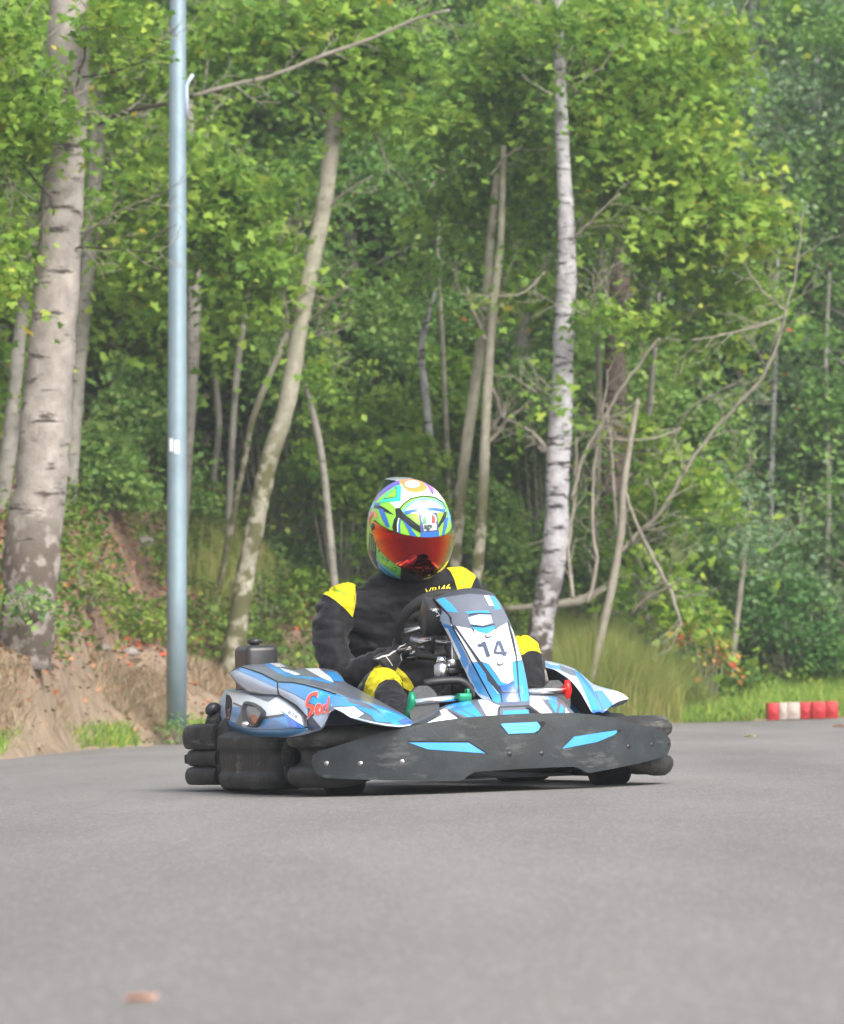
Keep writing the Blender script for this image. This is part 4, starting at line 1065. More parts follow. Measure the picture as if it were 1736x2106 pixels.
# ---- front bumper: body sweep + plate + stickers
PLAN = [(.36, .60), (.42, .655), (.56, .69), (.68, .685), (.78, .64), (.86, .55), (.92, .42), (.96, .26), (.98, .1), (.985, 0)]
plan = [(F, L) for F, L in PLAN] + [(F, -L) for F, L in PLAN[-2::-1]]      # +L ... -L
pl3 = catmull([(F, L, 0) for F, L in plan], 90)
mb = MB()
prof = [(-.10, .055), (-.03, .03), (.0, .045), (.012, .075), (0, .10), (-.035, .115), (-.035, .16), (0, .175), (.012, .20), (.0, .228), (-.03, .245), (-.085, .24), (-.12, .20), (-.12, .08)]
pc = catmull([(a, b, 0) for a, b in prof + prof[:1]], 40)[:-1]
rows = []
for i, p in enumerate(pl3):
    t = (pl3[min(i + 1, 89)] - pl3[max(i - 1, 0)]).normalized(); nn = Vector((t.y, -t.x, 0))
    if nn.dot(Vector((.35, 0, 0)) - p) > 0: nn = -nn
    s = min(i, 89 - i); sh = .55 + .45 * math.sin(min(1, s / 5) * PI / 2)
    c = .14
    mid = sm(.30, .62, abs(p.y)); lift = .085 * (1 - mid)
    rows.append([p + nn * (q.x * sh) + Vector((0, 0, (c + (q.y - c) * sh) * 1 + lift * (1 - min(1, max(0, (q.y - .03) / .21))))) for q in pc])
mb.grid(rows, 'pl_scuffed', close=True)
mb.add(rows[0], [tuple(range(len(pc)))], 'pl_scuffed'); mb.add(rows[-1], [tuple(range(len(pc)))[::-1]], 'pl_scuffed')
# square pockets moulded in both ends
for sgn in (-1, 1):
    c = on((597, 1558), F=.415); c.y = c.y if sgn < 0 else -c.y
    rot = Matrix.Rotation(sgn * .55, 3, 'Z')
    mb.box(c, (.075, .05, .062), 'pl_scuffed', bev=.008, rot=rot)
    mb.box(c + Vector((-.004, sgn * .004, 0)), (.050, .052, .038), 'hole', bev=.005, rot=rot)
    mb.box(c + Vector((.004, 0, 0)), (.078, .03, .036), 'hole', bev=.005, rot=rot)
mb.build('front_bumper', kart)
fb = kart.children[0]
# flexible bumper plate
skin = MB(); rows = []
for z in (-.05, .0, .1, .2, .3, .36):
    rr = []
    for i, p in enumerate(pl3):
        t = (pl3[min(i + 1, 89)] - pl3[max(i - 1, 0)]).normalized(); nn = Vector((t.y, -t.x, 0))
        if nn.dot(Vector((.35, 0, 0)) - p) > 0: nn = -nn
        rr.append(p + nn * (.020 + .02 * (1 - ((z - .13) / .2) ** 2)) + Vector((0, 0, z)))
    rows.append(rr)
skin.grid(rows, 'pl_bumper'); st = Skin(skin)
plate = [(655, 1546), (690, 1535), (735, 1521), (785, 1506), (842, 1494), (893, 1484), (944, 1477), (1000, 1472), (1050, 1469), (1100, 1467), (1143, 1466), (1175, 1466), (1224, 1470), (1265, 1477), (1306, 1487), (1347, 1498), (1370, 1508), (1379, 1522), (1380, 1534), (1374, 1550), (1347, 1562), (1306, 1572), (1265, 1580), (1215, 1589.5), (1206, 1588), (1197, 1582), (1184, 1577), (1140, 1578), (1083, 1580.5), (1030, 1584), (977, 1587.5), (966, 1593), (952, 1604), (940, 1606.5), (880, 1605.5), (795, 1604.5), (720, 1602.5), (672, 1600.5), (656, 1596), (646, 1584), (641, 1570), (643, 1554)]
mb = MB()
decal(mb, st, plate, 'pl_bumper', off=.004, step=9, thick=.012, thick_m='k_grey')
pt = Skin(mb)
Q = [
 ('k_cyan', [ZB(0, 1625), ZB(610, 1625), ZB(660, 1650), ZB(770, 1735), ZB(600, 1725), ZB(120, 1672)][:0] or [(840, 1527), (964, 1527.5), (999, 1549.5), (880, 1541)]),
 ('k_cyan', [(1156, 1540), (1181, 1515), (1240, 1506), (1276, 1501), (1262, 1512), (1228, 1526)]),
 ('hole', [(1031, 1488), (1118, 1483.5), (1123, 1488), (1106, 1507), (1046, 1509)]),
 ('k_cyan', [(1030, 1490), (1033, 1487.8), (1105, 1484.5), (1112, 1494), (1108, 1502), (1099, 1507), (1046, 1509.5)]),
 ('hole', [(1269, 1501.5), (1279, 1500), (1276, 1505), (1270, 1506)]),
]
for k, (m, q) in enumerate(Q): decal(mb, pt, q, m, off=.0016 + .0008 * k, step=9)
decal(mb, pt, stroke([(838, 1525.5), (964, 1525.2), (1003, 1550.5)], 2.2), 'hole', off=.001, step=9)
mb.build('bumper_plate', kart)
bmb = MB()
for (u, v) in [(671, 1570), (741, 1570), (827, 1566.5), (1048, 1551), (1114, 1549.5), (1293, 1535), (1341, 1531), (1376, 1528)]:
    r = ray((u, v)); loc, no, i, dd = pt.ray_cast(EYE, r)
    if loc is None: continue
    if no.dot(r) > 0: no = -no
    x = MB(); x.lathe([(0, .0030), (.0045, .0028), (.0062, .0008), (.0085, .0010), (.0085, -.001)], loc, no, 'steel' if u < 900 else 'pl_black', seg=14)
    x.lathe([(0, .0036), (.0022, .0035)], loc, no, 'hole', seg=8)
    x.build('bolt', kart)

# ---- nose cone
mb = MB()
def nrow(pxF): return catmull([on(p, F=F) for p, F in pxF], 40)
r_front = [((770, 1518), .84), ((800, 1508), .87), ((860, 1497), .915), ((930, 1485), .94), ((1000, 1478), .955), ((1060, 1475), .96), ((1120, 1473), .955), ((1172, 1471), .93), ((1185, 1474), .90)]
r_mid = [((775, 1510), .80), ((810, 1500), .82), ((870, 1482), .85), ((930, 1462), .875), ((1000, 1449), .89), ((1060, 1445), .90), ((1120, 1444), .89), ((1160, 1452), .87), ((1178, 1462), .84)]
r_back = [((778, 1503), .70), ((830, 1490), .70), ((880, 1470), .71), ((913, 1452), .72), ((983, 1437.5), .73), ((1050, 1432), .735), ((1110, 1430), .73), ((1144, 1432.5), .72), ((1156, 1443), .70)]
r_in = [((778, 1520), .68), ((830, 1510), .67), ((880, 1490), .67), ((913, 1475), .67), ((983, 1462), .68), ((1050, 1458), .68), ((1110, 1456), .68), ((1144, 1458), .67), ((1156, 1465), .66)]
R4 = [nrow(r_front), nrow(r_mid), nrow(r_back), nrow(r_in)]
cols = [catmull([R4[i][j] for i in range(4)], 22) for j in range(40)]
mb.grid([[cols[j][i] for j in range(40)] for i in range(22)], 'k_grey')
nt = Skin(mb)
NZ = [
 ('k_dark', [(770, 1512), (842, 1492), (893, 1470), (906, 1457), (935, 1467), (960, 1480), (893, 1490), (842, 1503), (770, 1520)]),
 ('k_white', [ZB(300, 1300), ZB(350, 1280), ZB(505, 1395), ZB(440, 1430), ZB(180, 1425), ZB(330, 1345)]),
 ('k_white', [ZB(-60, 1480), ZB(60, 1440), ZB(250, 1440), ZB(120, 1490), ZB(0, 1510), ZB(-250, 1560), ZB(-280, 1530)]),
 ('k_blue', [ZB(350, 1262), ZB(400, 1235), ZB(670, 1372), ZB(620, 1385)]),
 ('k_cyan', [ZB(390, 1225), ZB(585, 1190), ZB(640, 1240), ZB(745, 1370), ZB(700, 1375), ZB(440, 1250)]),
 ('k_white', [ZB(690, 1200), ZB(745, 1170), ZB(870, 1240), ZB(910, 1250), ZB(885, 1290), ZB(880, 1375), ZB(790, 1372)]),
 ('k_dark', [ZB(895, 1262), ZB(1210, 1245), ZB(1325, 1330), ZB(1300, 1360), ZB(900, 1380)]),
 ('hole', [ZB(1170, 1272), ZB(1215, 1272), ZB(1320, 1338), ZB(1215, 1350)]),
 ('k_grey', [ZB(915, 1275), ZB(1165, 1265), ZB(1220, 1340), ZB(1215, 1372), ZB(910, 1378)]),
 ('k_cyan', [ZB(945, 1302), ZB(1200, 1292), ZB(1210, 1350), ZB(945, 1362)]),
 ('k_white', [ZB(1215, 1150), ZB(1310, 1155), ZB(1440, 1328), ZB(1340, 1340), ZB(1290, 1300), ZB(1215, 1245)]),
 ('k_cyan', [ZB(1370, 1158), ZB(1480, 1165), ZB(1500, 1230), ZB(1475, 1330)]),
 ('k_cyan', [ZB(1530, 1225), ZB(1562, 1280), ZB(1550, 1330), ZB(1500, 1335)]),
 ('k_white', [ZB(1570, 1270), ZB(1620, 1330), ZB(1575, 1335)]),
]
for k, (m, q) in enumerate(NZ): decal(mb, nt, q, m, off=.0008 + .0002 * k, step=7)
mb.build('nose_cone', kart)

# ---- steering fairing with the number
mb = MB()
n = 24
Lrow = [ZB(258, 185), ZB(300, 230), ZB(385, 320), ZB(425, 440), ZB(540, 640), ZB(640, 830), ZB(740, 1020), ZB(830, 1190), ZB(868, 1228)]
Rrow = [ZB(860, 140), ZB(915, 215), ZB(960, 300), ZB(1010, 400), ZB(1062, 540), ZB(1105, 670), ZB(1150, 830), ZB(1210, 1150), ZB(1190, 1222)]
Fc = [.40, .43, .47, .51, .59, .66, .74, .86, .885]
def side_row(R, dF): return catmull([on(p, F=F + dF) for p, F in zip(R, Fc)], n)
Lf = side_row(Lrow, 0); Rf = side_row(Rrow, 0)
out = []
for i, (a, b) in enumerate(zip(Lf, Rf)):
    bl = min(1, (n - 1 - i) / 4)
    out.append([a + (b - a) * t + Vector((.045 * bl * math.sin(PI * t) ** .7, 0, .02 * bl * math.sin(PI * t))) for t in [k / 14 for k in range(15)]])
# top lip curls back towards the wheel
top = [[p + Vector((-.035, 0, .012 * math.sin(PI * k / 14))) for k, p in enumerate(out[0])], [p + Vector((-.014, 0, .008 + .006 * math.sin(PI * k / 14))) for k, p in enumerate(out[0])]]
mb.grid(top + out, 'k_dark')
Lo = [ZB(250, 195), ZB(275, 270), ZB(320, 410), ZB(400, 560), ZB(470, 720), ZB(560, 900), ZB(650, 1090), ZB(740, 1190), ZB(800, 1240)]
flg = catmull([on(p, F=F - .05) for p, F in zip(Lo, Fc)], n)
mb.grid([flg, [a.lerp(b, .97) for a, b in zip(flg, Lf)]], 'k_silver')
flr = [p + Vector((-.07, .012, -.02)) for p in Rf]
mb.grid([Rf, flr], 'k_silver')
ft = Skin(mb)
FZ = [
 ('k_grey', [ZB(262, 190), ZB(340, 160), ZB(600, 122), ZB(850, 140), ZB(920, 215), ZB(965, 300), ZB(1000, 400), ZB(950, 430), ZB(430, 430), ZB(390, 330)]),
 ('k_grey', [ZB(425, 430), ZB(560, 300), ZB(830, 300), ZB(990, 400), ZB(880, 480), ZB(790, 520), ZB(640, 500), ZB(470, 450)]),
 ('k_cyan', [ZB(275, 180), ZB(345, 160), ZB(420, 220), ZB(495, 310), ZB(385, 302)]),
 ('k_cyan', [ZB(790, 140), ZB(862, 150), ZB(900, 210), ZB(928, 275), ZB(860, 288), ZB(850, 245)]),
 ('k_white', [ZB(755, 140), ZB(800, 140), ZB(855, 245), ZB(805, 240)]),
 ('k_blue', [ZB(560, 300), ZB(800, 290), ZB(815, 318), ZB(700, 320), ZB(600, 335)]),
 ('k_silver', [ZB(590, 365), ZB(700, 330), ZB(820, 335), ZB(840, 415), ZB(740, 445), ZB(620, 430)]),
 ('k_white', [ZB(470, 448), ZB(640, 480), ZB(780, 528), ZB(870, 480), ZB(985, 412), ZB(1055, 700), ZB(1078, 800), ZB(1035, 810), ZB(1050, 1000), ZB(990, 1030), ZB(925, 1010), ZB(880, 940), ZB(800, 830), ZB(720, 805), ZB(560, 580)]),
 ('k_cyan', [ZB(620, 455), ZB(740, 465), ZB(850, 440), ZB(862, 480), ZB(785, 530), ZB(690, 505)]),
 ('k_white', [ZB(450, 460), ZB(530, 570), ZB(690, 812), ZB(610, 812), ZB(520, 640)]),
 ('k_white', [ZB(1000, 410), ZB(1045, 500), ZB(1135, 790), ZB(1090, 800), ZB(1060, 640)]),
 ('k_cyan', [ZB(615, 815), ZB(700, 818), ZB(770, 930), ZB(790, 1010), ZB(720, 1010)]),
 ('k_blue', [ZB(715, 1005), ZB(795, 1005), ZB(910, 1130), ZB(935, 1222), ZB(865, 1222), ZB(830, 1190)]),
 ('k_cyan', [ZB(730, 815), ZB(800, 835), ZB(920, 1010), ZB(990, 1035), ZB(985, 1060), ZB(900, 1050)]),
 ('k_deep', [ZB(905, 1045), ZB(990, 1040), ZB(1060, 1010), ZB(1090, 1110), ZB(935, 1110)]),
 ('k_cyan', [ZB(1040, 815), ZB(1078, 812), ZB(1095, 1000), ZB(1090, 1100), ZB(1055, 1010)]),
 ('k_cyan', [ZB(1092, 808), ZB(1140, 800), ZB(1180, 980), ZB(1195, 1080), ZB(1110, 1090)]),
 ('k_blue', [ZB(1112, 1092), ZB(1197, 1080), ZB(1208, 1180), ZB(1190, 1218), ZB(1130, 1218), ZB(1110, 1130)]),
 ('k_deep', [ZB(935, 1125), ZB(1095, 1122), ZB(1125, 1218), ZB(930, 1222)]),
 ('hole', stroke([ZB(258, 198), ZB(320, 262), ZB(385, 325), ZB(415, 365), ZB(425, 440), ZB(540, 645), ZB(640, 835), ZB(740, 1025), ZB(830, 1192)], 3.0)),
 ('k_dark', stroke([ZB(455, 455), ZB(560, 600), ZB(700, 815), ZB(800, 960), ZB(920, 1120), ZB(935, 1215)], 3.6)),
 ('k_dark', stroke([ZB(995, 410), ZB(1045, 560), ZB(1080, 760), ZB(1095, 960), ZB(1105, 1110)], 3.4)),
 ('k_grey', stroke([ZB(935, 1112), ZB(1095, 1112)], 2.4)),
 ('k_dark', stroke([ZB(600, 330), ZB(700, 318), ZB(830, 325)], 2.5)), ('k_dark', stroke([ZB(620, 440), ZB(740, 455), ZB(860, 430)], 2.5)),
 ('k_dark', [ZB(625, 470), ZB(650, 480), ZB(662, 530)]), ('k_dark', [ZB(868, 470), ZB(880, 475), ZB(888, 525)]),
 ('k_silver', stroke([ZB(835, 1050), ZB(895, 1135)], 1.2)), ('k_silver', stroke([ZB(1135, 1055), ZB(1145, 1130)], 1.2)),
]
for k, (m, q) in enumerate(FZ): decal(mb, ft, q, m, off=.0008 + .0002 * k, step=8)
ft2 = mb.bvh()
# flange colours
decal(mb, ft, [ZB(330, 420), ZB(425, 450), ZB(560, 690), ZB(600, 830), ZB(560, 880), ZB(440, 640)], 'k_cyan', off=.001)
decal(mb, ft, [ZB(350, 470), ZB(385, 470), ZB(520, 760), ZB(505, 790)], 'k_white', off=.0014)
decal(mb, ft, [ZB(600, 830), ZB(640, 850), ZB(800, 1170), ZB(700, 1130), ZB(590, 930)], 'k_blue', off=.001)
decal(mb, ft, [ZB(684, 632), ZB(722, 622), ZB(738, 604), ZB(766, 604), ZB(818, 752), ZB(780, 760), ZB(742, 648), ZB(712, 656), ZB(690, 652)], 'num_grey', off=.0080)
decal(mb, ft, [ZB(878, 598), ZB(922, 596), ZB(964, 706), ZB(984, 708), ZB(991, 728), ZB(973, 731), ZB(984, 746), ZB(946, 750), ZB(938, 732), ZB(852, 726), ZB(848, 704)], 'num_grey', off=.0080)
decal(mb, ft, [ZB(897, 640), ZB(926, 704), ZB(878, 704)], 'k_white', off=.0084)
mb.build('steering_fairing', kart)
for (u, v) in (ZB(792, 540), ZB(916, 818)):
    r = ray((u, v)); loc, no, i, dd = ft2.ray_cast(EYE, r)
    if no.dot(r) > 0: no = -no
    x = MB(); loc = loc - r * .007; x.lathe([(0, .002), (.007, .0025), (.009, .001), (.0095, -.001)], loc, no, 'k_white', seg=18)
    x.lathe([(.0095, .0012), (.0115, .0005), (.0115, -.009)], loc, no, 'k_dark', seg=18); x.build('bolt', kart)
# dash box behind the fairing
mb = MB(); bx = [on(ZB(230, 240), F=.33), on(ZB(190, 330), F=.33), on(ZB(330, 470), F=.36), on(ZB(330, 400), F=.38)]
c = on(ZB(265, 350), F=.36)
mb.box(c, (.09, .10, .12), 'pl_black', bev=.01, rot=Matrix.Rotation(.6, 3, 'Y'))
mb.add([on(p, F=.30) for p in (ZB(190, 400), ZB(225, 392), ZB(330, 455), ZB(320, 475), ZB(240, 440))], [(0, 1, 2, 3, 4)], 'k_cyan', flat=True)
dt = mb.bvh()
for s, p, ex, ey in (("PTW", ZB(228, 285), (11, 16.5), (10, -5)),):
    text_px(mb, dt, s, p, ex, ey, 'k_white', bold=.0)
mb.build('dashboard', kart)

# ---- steering wheel
WC = Vector((.12, .015, .60)); WN = Vector((-.72, 0, .69)).normalized(); WX = Vector((0, 1, 0)); WY = WN.cross(WX) * -1
if WY.z < 0: WY = -WY
def rim(a, r=.152): return WC + (WX * math.cos(a) + WY * math.sin(a)) * r
mb = MB()
ring = [rim(2 * PI * k / 48) for k in range(49)]
rows = []
for k in range(48):
    c = ring[k]; o = (c - WC).normalized()
    rows.append([c + (o * math.cos(t) * 1.0 + WN * math.sin(t)) * (.0195 + .002 * math.cos(3 * 2 * PI * k / 48)) for t in [2 * PI * j / 12 for j in range(12)]])
rows.append(rows[0]); mb.grid(rows, 'wheel_grip' if 'wheel_grip' in MATS else 'rubber', close=True)
sw = mb.build('steering_wheel', kart)
mb = MB()
for a in (-.25, PI + .25, -PI / 2):
    mb.tube([WC, WC.lerp(rim(a), .5), rim(a)], [.016, .012, .012], 'steel', seg=8)
mb.lathe([(0, .02), (.035, .018), (.04, 0), (.035, -.02), (0, -.02)], WC, WN, 'frame_dark', seg=20)
mb.build('hub', sw)
mb = MB(); mb.tube([WC, WC + Vector((.42, 0, -.40))], .011, 'frame_dark', seg=10); mb.build('steering_column', kart)

# ---- front support hoop, engine-side bits and brackets seen under the fairing
mb = MB()
hp = [on(ZB(150, 1030), F=.62), on(ZB(240, 1012), F=.63), on(ZB(380, 1000), F=.64), on(ZB(500, 1000), F=.65), on(ZB(570, 1030), F=.66), on(ZB(630, 1100), F=.68), on(ZB(665, 1180), F=.70)]
mb.tube(catmull(hp, 24), .0145, 'frame_dark', seg=10)
mb.tube([on(ZB(420, 1010), F=.63), on(ZB(422, 1130), F=.60)], .004, 'frame_dark', seg=6)
mb.build('front_hoop', kart)
mb = MB()
c = on(ZB(325, 900), F=.48); mb.tube([c + Vector((0, 0, -.045)), c + Vector((0, 0, .02)), c + Vector((0, 0, .03))], [.028, .028, .016], 'steel', seg=14)
mb.tube([c + Vector((0, 0, .028)), c + Vector((0, 0, .05))], [.02, .014], 'chrome', seg=12)
c = on(ZB(470, 900), F=.5); mb.box(c, (.05, .075, .022), 'frame_dark', bev=.004); mb.box(c + Vector((0, 0, .028)), (.045, .06, .03), 'steel', bev=.006)
mb.tube([c + Vector((0, .035, .02)), c + Vector((0, .035, .065))], .013, 'chrome', seg=12); mb.tube([c + Vector((0, .02, -.09)), c + Vector((0, .02, -.01))], [.03, .03], 'pl_black', seg=14)
c = on(ZB(440, 760), F=.47); mb.tube([c + Vector((0, 0, -.07)), c, c + Vector((0, .0, .06))], [.008, .008, .006], 'steel', seg=8)
c = on(ZB(395, 780), F=.42); mb.tube([c + Vector((-.1, -.1, .02)), c, c + Vector((0, .02, -.15))], .007, 'frame_dark', seg=8)
mb.build('brake_reservoir', kart)
mb = MB()
a = on(ZB(20, 575), F=.22); b = on(ZB(215, 590), F=.28)
mb.tube([a, a.lerp(b, .5) + Vector((0, 0, -.008)), b], [.012, .014, .009], 'steel', seg=10)
a = on(ZB(265, 600), F=.30); b = on(ZB(430, 625), F=.34); mb.tube([a, b], .007, 'steel', seg=8)
mb.build('tie_rod', kart)

# ---- pedals with bright cross bars
for (p0, p1, F0, m, gp) in ((ZA(1265, 1130), ZB(550, 1168), .73, 'anod_green', ZA(1210, 1290)), (ZD(520, 595), ZD(100, 622), .73, 'anod_red', ZD(515, 770))):
    a, b = on(p0, F=F0), on(p1, F=F0)
    pr = MB(); pr.tube([a, b], .0125, 'chrome', seg=14); pr.tube([a, a + (b - a).normalized() * .004], .015, 'chrome', seg=12)
    ped = pr.build('pedal', kart)
    g = on(gp, F=F0 - .02); x = MB()
    x.tube([a + Vector((0, 0, .035)), a, a.lerp(g, .5) + Vector((-.004, 0, 0)), g], [.010, .017, .012, .012], m, seg=10)
    x.build('lever', ped)
    if m == 'anod_green':
        x = MB(); x.box(b, (.04, .05, .03), m, bev=.006); x.box(b + Vector((0, .012, .015)), (.03, .012, .03), m, bev=.003); x.build('clamp', ped)

# ---- side pods
def Lp(p, L): return on(p, L=L)
def pod_geom(side):
    S = side
    U0 = [(ZC(540, 430), -.56), (ZC(590, 510), -.60), (ZC(720, 610), -.62), (ZC(880, 640), -.64), (ZC(1030, 655), -.655), (ZC(1200, 760), -.67), (ZC(1300, 870), -.67), (ZC(1340, 990), -.665), (ZC(1480, 1000), -.65),
          (ZC(1500, 960), -.645), (ZA(425, 1270), -.64), (ZA(480, 1205), -.63), (ZA(570, 1240), -.61), (ZA(660, 1300), -.58), (ZA(850, 1350), -.53), (ZA(1000, 1378), -.48), (ZA(1150, 1385), -.42), (ZA(1290, 1362), -.34)]
    U2 = [(ZC(536, 418), -.555), (ZC(600, 385), -.565), (ZC(680, 362), -.58), (ZC(850, 430), -.60), (ZC(1020, 510), -.62), (ZC(1170, 522), -.625), (ZC(1300, 545), -.62), (ZC(1480, 595), -.61), (ZA(370, 1010), -.60), (ZA(500, 1055), -.58),
          (ZA(700, 1120), -.55), (ZA(850, 1165), -.52), (ZA(1000, 1210), -.48), (ZA(1120, 1262), -.43), (ZA(1290, 1350), -.34)]
    U3 = [(ZC(640, 350), -.40), (ZC(700, 335), -.40), (ZC(860, 318), -.40), (ZC(1060, 326), -.40), (ZC(1180, 395), -.40), (ZC(1240, 378), -.39), (ZC(1400, 375), -.38), (ZC(1600, 400), -.36), (ZC(1680, 470), -.36), (ZA(590, 930), -.36), (ZA(720, 1000), -.36), (ZA(900, 1100), -.355), (ZA(1080, 1200), -.35), (ZA(1200, 1270), -.345), (ZA(1295, 1348), -.335)]
    n = 60
    a = catmull([Lp(p, L) for p, L in U0], n); b = catmull([Lp(p, L) for p, L in U2], n); c = catmull([Lp(p, L) for p, L in U3], n)
    def row(x, y, t, bul): return [p.lerp(q, t) + Vector((0, -bul * math.sin(PI * t) * min(1, (p - q).length / .12), 0)) for p, q in zip(x, y)]
    rows = [a, row(a, b, .2, .018), row(a, b, .45, .018), row(a, b, .7, .018), row(a, b, .9, .018), b, row(b, c, .25, -.0), row(b, c, .6, 0), c]
    for t, dz in ((.33, .012), (.66, .016)): pass
    inner = [Vector((p.x, min(p.y + .015, -.30), max(.12, p.z - .06))) for p in c]; low = [Vector((p.x, p.y + .02, .14)) for p in inner]
    rows += [inner, low]
    # lower lamp-carrying body
    B2 = [(ZC(500, 596), -.50), (ZC(560, 612), -.56), (ZC(720, 628), -.61), (ZC(880, 645), -.635), (ZC(1030, 660), -.65), (ZC(1190, 765), -.662), (ZC(1290, 870), -.662), (ZC(1325, 985), -.655)]
    B0 = [(ZC(455, 960), -.56), (ZC(500, 990), -.60), (ZC(620, 1032), -.66), (ZC(800, 1063), -.70), (ZC(1000, 1075), -.715), (ZC(1130, 1074), -.715), (ZC(1230, 1050), -.71), (ZC(1328, 1010), -.69)]
    B1 = [(ZC(440, 880), -.55), (ZC(480, 925), -.60), (ZC(600, 960), -.67), (ZC(800, 992), -.715), (ZC(1000, 997), -.73), (ZC(1130, 990), -.73), (ZC(1230, 980), -.72), (ZC(1326, 985), -.69)]
    n2 = 34
    a2 = catmull([Lp(p, L) for p, L in B2], n2); m2 = catmull([Lp(p, L) for p, L in B1], n2); z2 = catmull([Lp(p, L) for p, L in B0], n2)
    rows2 = [z2, m2] + [[p.lerp(q, t) + Vector((0, -.018 * math.sin(PI * t) * min(1, (p - q).length / .1), 0)) for p, q in zip(m2, a2)] for t in (.15, .3, .45, .6, .75, .9)] + [a2]
    in2 = [Vector((p.x + (.03 if i < 3 else 0), -.42, p.z + .01)) for i, p in enumerate(a2)]
    rows2.append(in2)
    base = [Vector((p.x, -.42, p.z)) for p in z2]; rows2 = [base] + rows2
    return rows, rows2
